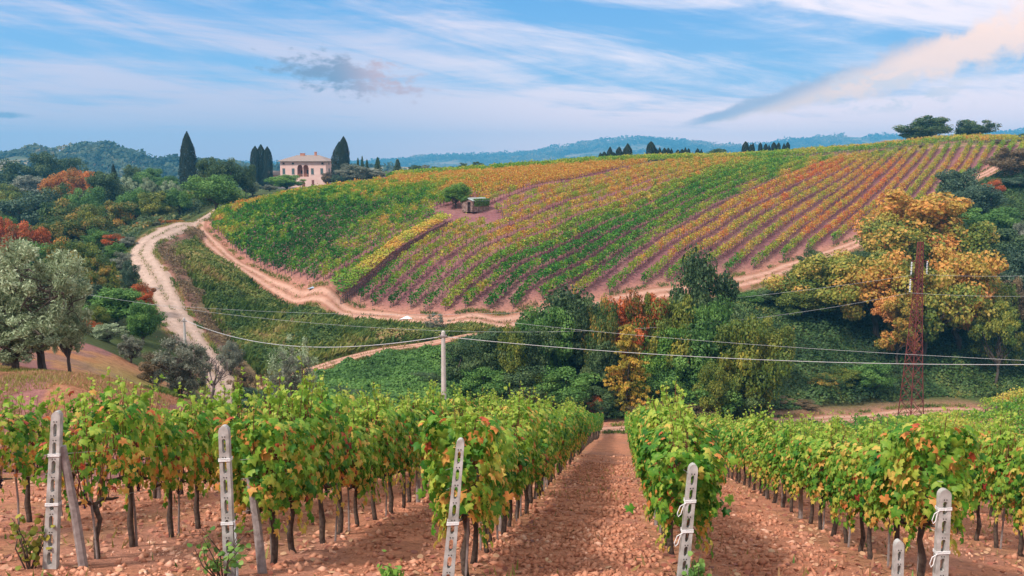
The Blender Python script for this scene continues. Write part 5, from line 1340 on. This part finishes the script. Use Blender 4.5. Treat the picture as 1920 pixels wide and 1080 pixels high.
# ---------------------------------------------------------------- uncounted growth: scrub, grass, clods, fallen leaves
def poly_uv(L_): return [tuple(P(*q)[:2]) for q in L_]
def sample_poly(poly, n, rng, near=0.0):
    P_ = np.array(poly); lo, hi = P_.min(0), P_.max(0); out = []
    tot = 0
    while tot < n:
        q = rng.uniform(lo, hi, (n*2, 2)); q = q[in_poly(q[:, 0], q[:, 1], poly)]
        if near: q = q[rng.random(len(q)) < (lo[1]/q[:, 1])**near]
        out.append(q); tot += len(q)
    return np.concatenate(out)[:n]
def scrub(name, poly, n, size, hmax, mat, label, seed, roadclear=0, tone0=.4, lump=.22, clear=1.2, species=.35, shape=QUAD, floor=.12):
    rng = np.random.default_rng(seed); q = sample_poly(poly, n, rng); x, y = q.T
    rd = road_dist(x, y); k = (rd > clear*.5); k &= (roadclear <= 0) | (dist_line(x, y, ROAD[::3]) > roadclear+1.5*(fbm(x*.3, y*.3, 2, 2)-.5)); x, y, rd = x[k], y[k], rd[k]
    h = hmax*np.clip(fbm(x*lump, y*lump, seed, 4)*2.6-.75, floor, 1.25)*np.clip(rd/ (clear*2.5), .15, 1)
    d = .05
    e = .35; hx = (fbm((x+e)*lump, y*lump, seed, 4)-fbm(x*lump, y*lump, seed, 4))/e*hmax*2.6; hy = (fbm(x*lump, (y+e)*lump, seed, 4)-fbm(x*lump, y*lump, seed, 4))/e*hmax*2.6
    m = len(x); z = tz(x, y)+h*(1-.45*rng.random(m)**2)+rng.normal(0, .06*hmax, m)
    Nn = np.stack([-hx, -hy-.15, np.ones(m)], 1)+rng.normal(0, .55, (m, 3))
    V, Fl, kk = cards(np.stack([x, y, z], 1), Nn, size*rng.uniform(.55, 1.3, m), rng, shape)
    sp = fbm(x*.13, y*.13, seed+5, 3); tone = np.clip(tone0+species*2*(sp-.5)+.35*(vnoise(x*.9, y*.9, seed+9)-.5)+rng.normal(0, .10, m), 0, 1)
    o = mesh_np(name, V, [(Fl, 0)], mat, tone=np.repeat(tone, kk)); tag(o, label, kind='stuff')
SC = leaf_mat('scrub_leaves', [(0, (.025, .055, .018)), (.3, (.055, .11, .03)), (.55, (.095, .165, .042)), (.75, (.17, .21, .05)), (.9, (.36, .26, .05)), (1, (.42, .12, .04))], .25)
SCL = leaf_mat('wood_undergrowth_leaves', [(0, (.025, .055, .018)), (.3, (.06, .10, .03)), (.55, (.12, .16, .045)), (.75, (.24, .21, .06)), (.88, (.44, .22, .05)), (1, (.56, .16, .04))], .25)
GR = leaf_mat('bank_grass_blades', [(0, (.04, .09, .018)), (.35, (.11, .17, .035)), (.6, (.23, .25, .05)), (.8, (.40, .31, .11)), (1, (.44, .22, .13))], .3)
tr = [tuple(p) for p in TRACK]
right_poly = [tuple(P(*q)[:2]) for q in [(860,640,108),(1000,605,119),(1100,585,124),(1200,568,129),(1300,553,135),(1390,538,141),(1500,503,150),(1600,470,160),(1700,425,174),(1800,365,196),(1850,335,208),(2050,300,225)]] + \
             [tuple(P(*q)[:2]) for q in [(2100,640,135),(2050,760,120),(1850,758,121),(1760,760,119),(1560,775,110),(1430,782,101),(1300,790,91),(1165,794,85),(1060,790,84),(860,760,84)]]
scrub('slope_scrub', right_poly, 230000, .30, 1.5, SC, 'dark bramble scrub covering the steep bank below the field track', 21, tone0=.33, lump=.20, species=.5)
left_poly = poly_uv([(-260,640,60),(100,640,78),(190,620,92),(240,560,108),(250,500,125),(238,470,138),(262,440,156),(300,420,172),(345,400,200),(395,380,222),(430,368,250),(330,352,290),(200,365,330),(0,375,330),(-260,375,330)])
scrub('wood_undergrowth', left_poly, 170000, .48, 2.2, SCL, 'bushy undergrowth filling the wood between the trees', 33, tone0=.36, lump=.13, clear=1.4, species=.65)
green_poly = poly_uv([(470,745,86),(530,722,91),(600,700,95),(660,682,98),(740,665,102),(850,648,106),(950,700,96),(950,780,80),(800,790,72),(620,775,70),(480,770,74)])
scrub('bramble_bank', green_poly, 70000, .24, 1.0, PAL['green'], 'green brambles on the bank below the narrow path', 45, tone0=.40, lump=.35, clear=.6)
scrub('bank_herbs', [p for p in BANK_POLY], 70000, .28, 1.1, GR, 'low herbs and weeds on the bank between road and track', 52, roadclear=5.2, tone0=.36, lump=.3, clear=.6, species=.7)
verge = [p for p in BANK_POLY]
def verge_scrub():
    rng = np.random.default_rng(91); q = sample_poly(BANK_POLY, 90000, rng); x, y = q.T; d = dist_line(x, y, ROAD[::3]); k = (d > 2.5) & (d < 5.6) & (fbm(x*.5, y*.5, 92, 3) > .44); x, y = x[k], y[k]; m = len(x)
    h = 1.1*np.clip(fbm(x*.6, y*.6, 93, 3)*2.4-.6, .1, 1); z = tz(x, y)+h*rng.random(m)**.6
    V, Fl, kk = cards(np.stack([x, y, z], 1), rng.normal(0, .7, (m, 3))+np.array((-.2, -.3, .7)), .22*rng.uniform(.5, 1.3, m), rng)
    o = mesh_np('verge_scrub', V, [(Fl, 0)], PAL['brown'], tone=np.repeat(np.clip(.45+rng.normal(0, .2, m), 0, 1), kk)); tag(o, 'dark brown dead brambles along the right verge of the gravel road', kind='stuff')
verge_scrub()
def grass(name, poly, n, size, label, seed, mat=GR, tone0=.45, near=0, lean=(.35, -.2), clear=.4, patch=.42, dens=.4):
    rng = np.random.default_rng(seed); q = sample_poly(poly, n, rng, near); x, y = q.T
    k = (road_dist(x, y) > clear) & (fbm(x*patch, y*patch, seed, 3) > dens) & ((dist_line(x, y, ROAD[::3]) > 4.6) | (name != 'bank_grass')); x, y = x[k], y[k]; m = len(x)
    s = size*rng.uniform(.5, 1.4, m); up = unit(np.stack([lean[0]+rng.normal(0, .35, m), lean[1]+rng.normal(0, .35, m), np.ones(m)], 1)); sd = unit(np.cross(up, rng.normal(size=(m, 3))))
    c = np.stack([x, y, tz(x, y)-.03], 1); w = s[:, None]*.10
    V = np.stack([c-sd*w, c+sd*w, c+up*s[:, None]*.6+sd*w*.7, c+up*s[:, None]+np.array((lean[0], lean[1], -.1))*s[:, None]*.45], 1)
    Fl = np.arange(m*4).reshape(m, 4); sp = fbm(x*.2, y*.2, seed+3, 3)
    tone = np.clip(tone0+(sp-.5)*1.1+rng.normal(0, .1, m), 0, 1); o = mesh_np(name, V.reshape(-1, 3), [(Fl, 0)], mat, tone=np.repeat(tone, 4)); tag(o, label, kind='stuff')
grass('bank_grass', BANK_POLY, 60000, 1.0, 'long leaning grass on the bank between road and track', 61, tone0=.45, dens=.40)
mound_poly = poly_uv([(-250,770,24),(60,790,22),(300,790,30),(420,780,55),(420,752,62),(330,728,58),(250,700,52),(150,680,44),(-250,690,44)])
grass('dry_grass', mound_poly, 60000, .16, 'dry straw coloured grass on the mound under the olives', 63, tone0=.88, patch=.5, dens=.42, lean=(.1, -.1))
lawn_poly = poly_uv([(240,712,46),(330,742,55),(410,768,62),(470,768,66),(420,745,66),(330,722,60),(270,700,54)])
grass('bright_grass', lawn_poly, 9000, .30, 'strip of bright short grass below the round olive', 64, tone0=.42, dens=.25, lean=(0, 0))
fore_poly = [(-16, 6), (12, 6), (24, 30), (-12, 30)]
grass('dry_weeds', fore_poly, 9000, .16, 'thin dry weeds between the near rows', 65, tone0=.80, dens=.56, patch=.9, lean=(0, 0))
grass('green_weeds', fore_poly, 1500, .13, 'small green weeds in the near rows', 66, tone0=.25, dens=.6, patch=1.1, lean=(0, 0), mat=PAL['green'])
def clods():
    rng = np.random.default_rng(70); n = 95000
    y = 6+32*rng.random(n)**1.7; x = rng.uniform(-.72, .66, n)*(y+.5)
    base = x-ROW_T*y; k = base > -13.5; x, y = x[k], y[k]
    ail = ((x-ROW_T*y+1.84)/2.65) % 1.0; w = np.clip(fbm(x*.5, y*.5, 71, 3)*2.4-.65, .1, 1)*np.where((ail > .12) & (ail < .88), 1, .45); k = rng.random(len(x)) < w; x, y = x[k], y[k]; m = len(x)
    s = (.006+.060*rng.random(m)**6.0)*(1+y*.012); O = np.array([(1, 0, 0), (-1, 0, 0), (0, 1, 0), (0, -1, 0), (0, 0, 1), (0, 0, -1), (.65, .65, .35), (-.6, -.65, .3)])
    O = O[:6]; V = O[None]*s[:, None, None]*rng.uniform(.55, 1.3, (m, 6, 1))+rng.normal(0, .25, (m, 6, 3))*s[:, None, None]; V[:, :, 2] *= .75
    V += np.stack([x, y, tz(x, y)+s*.15], 1)[:, None]
    f = np.array([(0, 2, 4), (2, 1, 4), (1, 3, 4), (3, 0, 4), (2, 0, 5), (1, 2, 5), (3, 1, 5), (0, 3, 5)]); Fs = (f[None]+(np.arange(m)*6)[:, None, None]).reshape(-1, 3)
    tone = np.repeat(np.clip(.5+.5*(fbm(x*.7, y*.7, 72, 3)-.5)*2+rng.normal(0, .17, m), 0, 1), 6)
    mt, nt, b = new_mat('soil_clods'); at = nt.nodes.new('ShaderNodeAttribute'); at.attribute_name = 'tone'; r = rampnode(nt, [(0, (.28, .105, .06)), (.4, (.50, .21, .125)), (.75, (.61, .30, .19)), (1, (.72, .43, .31))]); nt.links.new(at.outputs['Fac'], r.inputs[0]); nt.links.new(r.outputs[0], b.inputs['Base Color']); b.inputs['Roughness'].default_value = .95; b.inputs['Specular IOR Level'].default_value = .1
    o = mesh_np('soil_clods', V.reshape(-1, 3), [(Fs, 0)], mt, tone=tone); tag(o, 'loose reddish clods and pebbles on the tilled soil', kind='stuff')
    # ploughed lumps in the bare aisle and in patches beside it
    n = 30000; y = 6.5+26*rng.random(n)**1.6; c0 = rng.choice((-.55, -3.0, 2.2), n, p=(.62, .23, .15))+rng.normal(0, .55, n); x = c0+ROW_T*y
    k = rng.random(n) < np.clip(fbm(x*.9, y*.6, 95, 3)*3-1.0, .05, 1); x, y = x[k], y[k]; m = len(x)
    s = (.008+.065*rng.random(m)**4.0); V = O[None]*s[:, None, None]*rng.uniform(.5, 1.3, (m, 6, 1))+rng.normal(0, .3, (m, 6, 3))*s[:, None, None]; V[:, :, 2] *= .7; V += np.stack([x, y, tz(x, y)+s*.2], 1)[:, None]
    Fs = (f[None]+(np.arange(m)*6)[:, None, None]).reshape(-1, 3); o = mesh_np('ploughed_soil', V.reshape(-1, 3), [(Fs, 0)], mt, tone=np.repeat(np.clip(.28+.25*fbm(x*.8, y*.8, 96, 3)+rng.normal(0, .12, m), 0, 1), 6)); tag(o, 'ploughed lumps of earth in the bare middle aisle', kind='stuff')
    n = 10000; y = 6+34*rng.random(n)**1.5; x = rng.uniform(-.72, .66, n)*(y+.5); ail = np.abs(((x-ROW_T*y+1.84)/2.65+.5) % 1.0-.5); k = rng.random(n) < np.exp(-(ail/.22)**2)+.08; x, y = x[k], y[k]; m = len(x)
    V, Fl, kk = cards(np.stack([x, y, tz(x, y)+.025], 1), np.stack([rng.normal(0, .3, m), rng.normal(0, .3, m), np.ones(m)], 1), rng.uniform(.05, .11, m), rng, LEAF6)
    FL = leaf_mat('fallen_leaves', [(0, (.16, .06, .04)), (.4, (.34, .11, .07)), (.7, (.48, .22, .14)), (1, (.58, .36, .20))], .1)
    o = mesh_np('fallen_leaves', V, [(Fl, 0)], FL, tone=np.repeat(rng.random(m), kk)); tag(o, 'fallen red and tan vine leaves under the rows', kind='stuff')
clods()

def verges():
    rng = np.random.default_rng(120); C = []; dr = []
    for line, half, n in ((ROAD, 1.9, 15000), (TRACK, 1.7, 24000), (PATH, 1.0, 6000), (VALLEY, 1.6, 9000)):
        L_ = np.array(line); k = rng.integers(0, len(L_)-1, n); t = rng.random((n, 1)); p = L_[k]*(1-t)+L_[k+1]*t; d = L_[k+1]-L_[k]; d /= np.linalg.norm(d, axis=1, keepdims=True); nr = np.stack([d[:, 1], -d[:, 0]], 1)
        off = rng.choice((-1, 1), n)*(half+rng.normal(.25, .28, n)); mid = rng.random(n) < .10; off[mid] = rng.normal(0, .18, mid.sum())
        q = p+nr*off[:, None]; keep = fbm(q[:, 0]*.45, q[:, 1]*.45, 121, 3) > .46; C.append(q[keep])
    q = np.concatenate(C); x, y = q.T; m = len(x); s = rng.uniform(.12, .45, m); up = unit(np.stack([rng.normal(0, .5, m), rng.normal(0, .5, m), np.ones(m)], 1)); sd = unit(np.cross(up, rng.normal(size=(m, 3)))); c = np.stack([x, y, tz(x, y)+.05], 1); w = s[:, None]*.16
    V = np.stack([c-sd*w, c+sd*w, c+up*s[:, None]*.7+sd*w*.5, c+up*s[:, None]], 1); tone = np.clip(.5+(fbm(x*.2, y*.2, 122, 3)-.5)*1.4+rng.normal(0, .12, m), 0, 1)
    o = mesh_np('verge_grass', V.reshape(-1, 3), [(np.arange(m*4).reshape(m, 4), 0)], GR, tone=np.repeat(tone, 4)); tag(o, 'ragged grass and weeds along the edges of the tracks', kind='stuff')
    C = []
    for line, half, n in ((ROAD, 2.2, 3500), (TRACK, 3.4, 12000), (VALLEY, 2.4, 3000)):
        L_ = np.array(line); k = rng.integers(0, len(L_)-1, n); t = rng.random((n, 1)); p = L_[k]*(1-t)+L_[k+1]*t; d = L_[k+1]-L_[k]; d /= np.linalg.norm(d, axis=1, keepdims=True); nr = np.stack([d[:, 1], -d[:, 0]], 1); C.append(p+nr*(rng.normal(0, .75, n)*half)[:, None])
    q = np.concatenate(C); x, y = q.T; m = len(x); s = .02+.07*rng.random(m)**3
    O = np.array([(1, 0, 0), (-1, 0, 0), (0, 1, 0), (0, -1, 0), (0, 0, .7), (0, 0, -.7)]); V = O[None]*s[:, None, None]*rng.uniform(.5, 1.4, (m, 6, 1))+np.stack([x, y, tz(x, y)+.11], 1)[:, None]; f = np.array([(0, 2, 4), (2, 1, 4), (1, 3, 4), (3, 0, 4), (2, 0, 5), (1, 2, 5), (3, 1, 5), (0, 3, 5)])
    o = mesh_np('track_stones', V.reshape(-1, 3), [((f[None]+(np.arange(m)*6)[:, None, None]).reshape(-1, 3), 0)], noisy_mat('track_stone', (.30, .17, .12), (.50, .34, .27), scale=.6, bump=0)); tag(o, 'loose stones and clods scattered over the tracks', kind='stuff')
verges()
# ---------------------------------------------------------------- far hills and the air between
def far_hill(name, ridge, Yr, Yf, zfoot, label, seed, ncard, csize, lump, relief_h, mats, tone0, back=300):
    rng = np.random.default_rng(seed); R = np.array([P(u, v, Yr) for u, v in ridge]); xs = R[:, 0]; zs = R[:, 2]
    nx, ny = 260, 60; t = np.linspace(0, 1, nx); X0 = np.interp(t, np.linspace(0, 1, nx), np.linspace(xs[0], xs[-1], nx)); ZR = np.interp(X0, xs, zs)
    def zat(x, y):
        zr = np.interp(x, xs, zs); s = np.clip((y-Yf)/(Yr-Yf), 0, 1.0); s2 = np.clip((y-Yr)/back, 0, 1)
        prof = s**.85; z = zfoot+(zr-relief_h*.15-zfoot)*prof; z = z-(z-zfoot)*s2*.7
        return z+relief_h*(fbm(x*lump, y*lump, seed, 4)-.5)*1.6*np.clip(s*2.5, 0, 1)
    ys = np.concatenate([np.linspace(Yf, Yr, 44), np.linspace(Yr, Yr+back, 17)[1:]]); Xg, Yg = np.meshgrid(X0, ys); Zg = zat(Xg, Yg)
    r, c = len(ys), nx; i = np.arange((r-1)*(c-1)); a = (i//(c-1))*c+i % (c-1)
    m, nt, b = new_mat(name+'_ground'); b.inputs['Base Color'].default_value = (.15, .13, .07, 1); b.inputs['Roughness'].default_value = 1
    nz = nt.nodes.new('ShaderNodeTexNoise'); nz.inputs['Scale'].default_value = .012; tc = nt.nodes.new('ShaderNodeTexCoord'); nt.links.new(tc.outputs['Object'], nz.inputs[0]); rr = rampnode(nt, [(.4, (.07, .09, .035)), (.6, (.30, .22, .12))]); nt.links.new(nz.outputs['Fac'], rr.inputs[0]); nt.links.new(rr.outputs[0], b.inputs['Base Color'])
    o = mesh_np(name, np.stack([Xg, Yg, Zg], -1).reshape(-1, 3), [(np.stack([a, a+1, a+c+1, a+c], 1), 0)], m, smooth=True); tag(o, label, kind='structure')
    x = rng.uniform(xs[0], xs[-1], ncard); y = Yf+(Yr-Yf)*(.15+.87*rng.random(ncard)**.7)
    tree = vnoise(x/csize*.28, y/csize*.28, seed+1); k = fbm(x*lump*1.6, y*lump*1.6, seed+2, 3) > .36; x, y, tree = x[k], y[k], tree[k]
    z = zat(x, y)+csize*(.2+2.2*tree*rng.random(len(x))); V, Fl, kk = cards(np.stack([x, y, z], 1), rng.normal(0, .6, (len(x), 3))+np.array((0, -.6, .8)), csize*rng.uniform(.5, 1.2, len(x)), rng)
    tone = np.clip(tone0+(fbm(x*lump*2, y*lump*2, seed+3, 3)-.5)*1.2+(vnoise(x/csize*.3, y/csize*.3, seed+4)-.5)*.6+rng.normal(0, .08, len(x)), 0, 1)
    o = mesh_np(name+'_forest', V, [(Fl, 0)], mats, tone=np.repeat(tone, kk)); tag(o, 'far-off wood covering '+label, kind='stuff')
FARM = leaf_mat('far_forest_leaves', [(0, (.018, .04, .018)), (.4, (.05, .08, .03)), (.65, (.12, .13, .05)), (.85, (.27, .20, .08)), (1, (.38, .22, .08))], .15)
far_hill('wooded_hill', [(-420,318),(-200,308),(-60,302),(0,301),(60,288),(130,287),(185,279),(215,278),(250,291),(285,300),(330,304),(420,306),(500,308),(600,311),(700,314),(860,318),(1000,322)], 1150, 820, -34, 'the rounded wooded hill behind the left wood', 81, 52000, 5.2, .007, 15, FARM, .40)
far_hill('distant_hills', [(300,310),(600,306),(750,302),(850,294),(930,288),(1000,284),(1060,274),(1110,267),(1190,262),(1240,265),(1290,267),(1340,271),(1400,267),(1470,260),(1530,254),(1600,250),(1660,250),(1720,254),(1850,250),(1920,244),(2050,240),(2300,250)], 4900, 3000, -34, 'the long ridge of distant blue hills', 83, 90000, 12.0, .002, 40, FARM, .42, back=800)
def haze():
    b = MB(); b.box((0, 2970, 118), (14200, 6080, 330)); m = bpy.data.materials.new('haze_air'); m.use_nodes = True; nt = m.node_tree; nt.nodes.clear()
    o_ = nt.nodes.new('ShaderNodeOutputMaterial'); v = nt.nodes.new('ShaderNodeVolumePrincipled'); v.inputs['Density'].default_value = HAZE; v.inputs['Color'].default_value = (.14, .60, 1.0, 1); v.inputs['Anisotropy'].default_value = 0.0
    nt.links.new(v.outputs[0], o_.inputs['Volume']); o = b.build('haze', m); tag(o, 'thin blue evening haze between the hills', kind='stuff')
HAZE = .00026
haze()
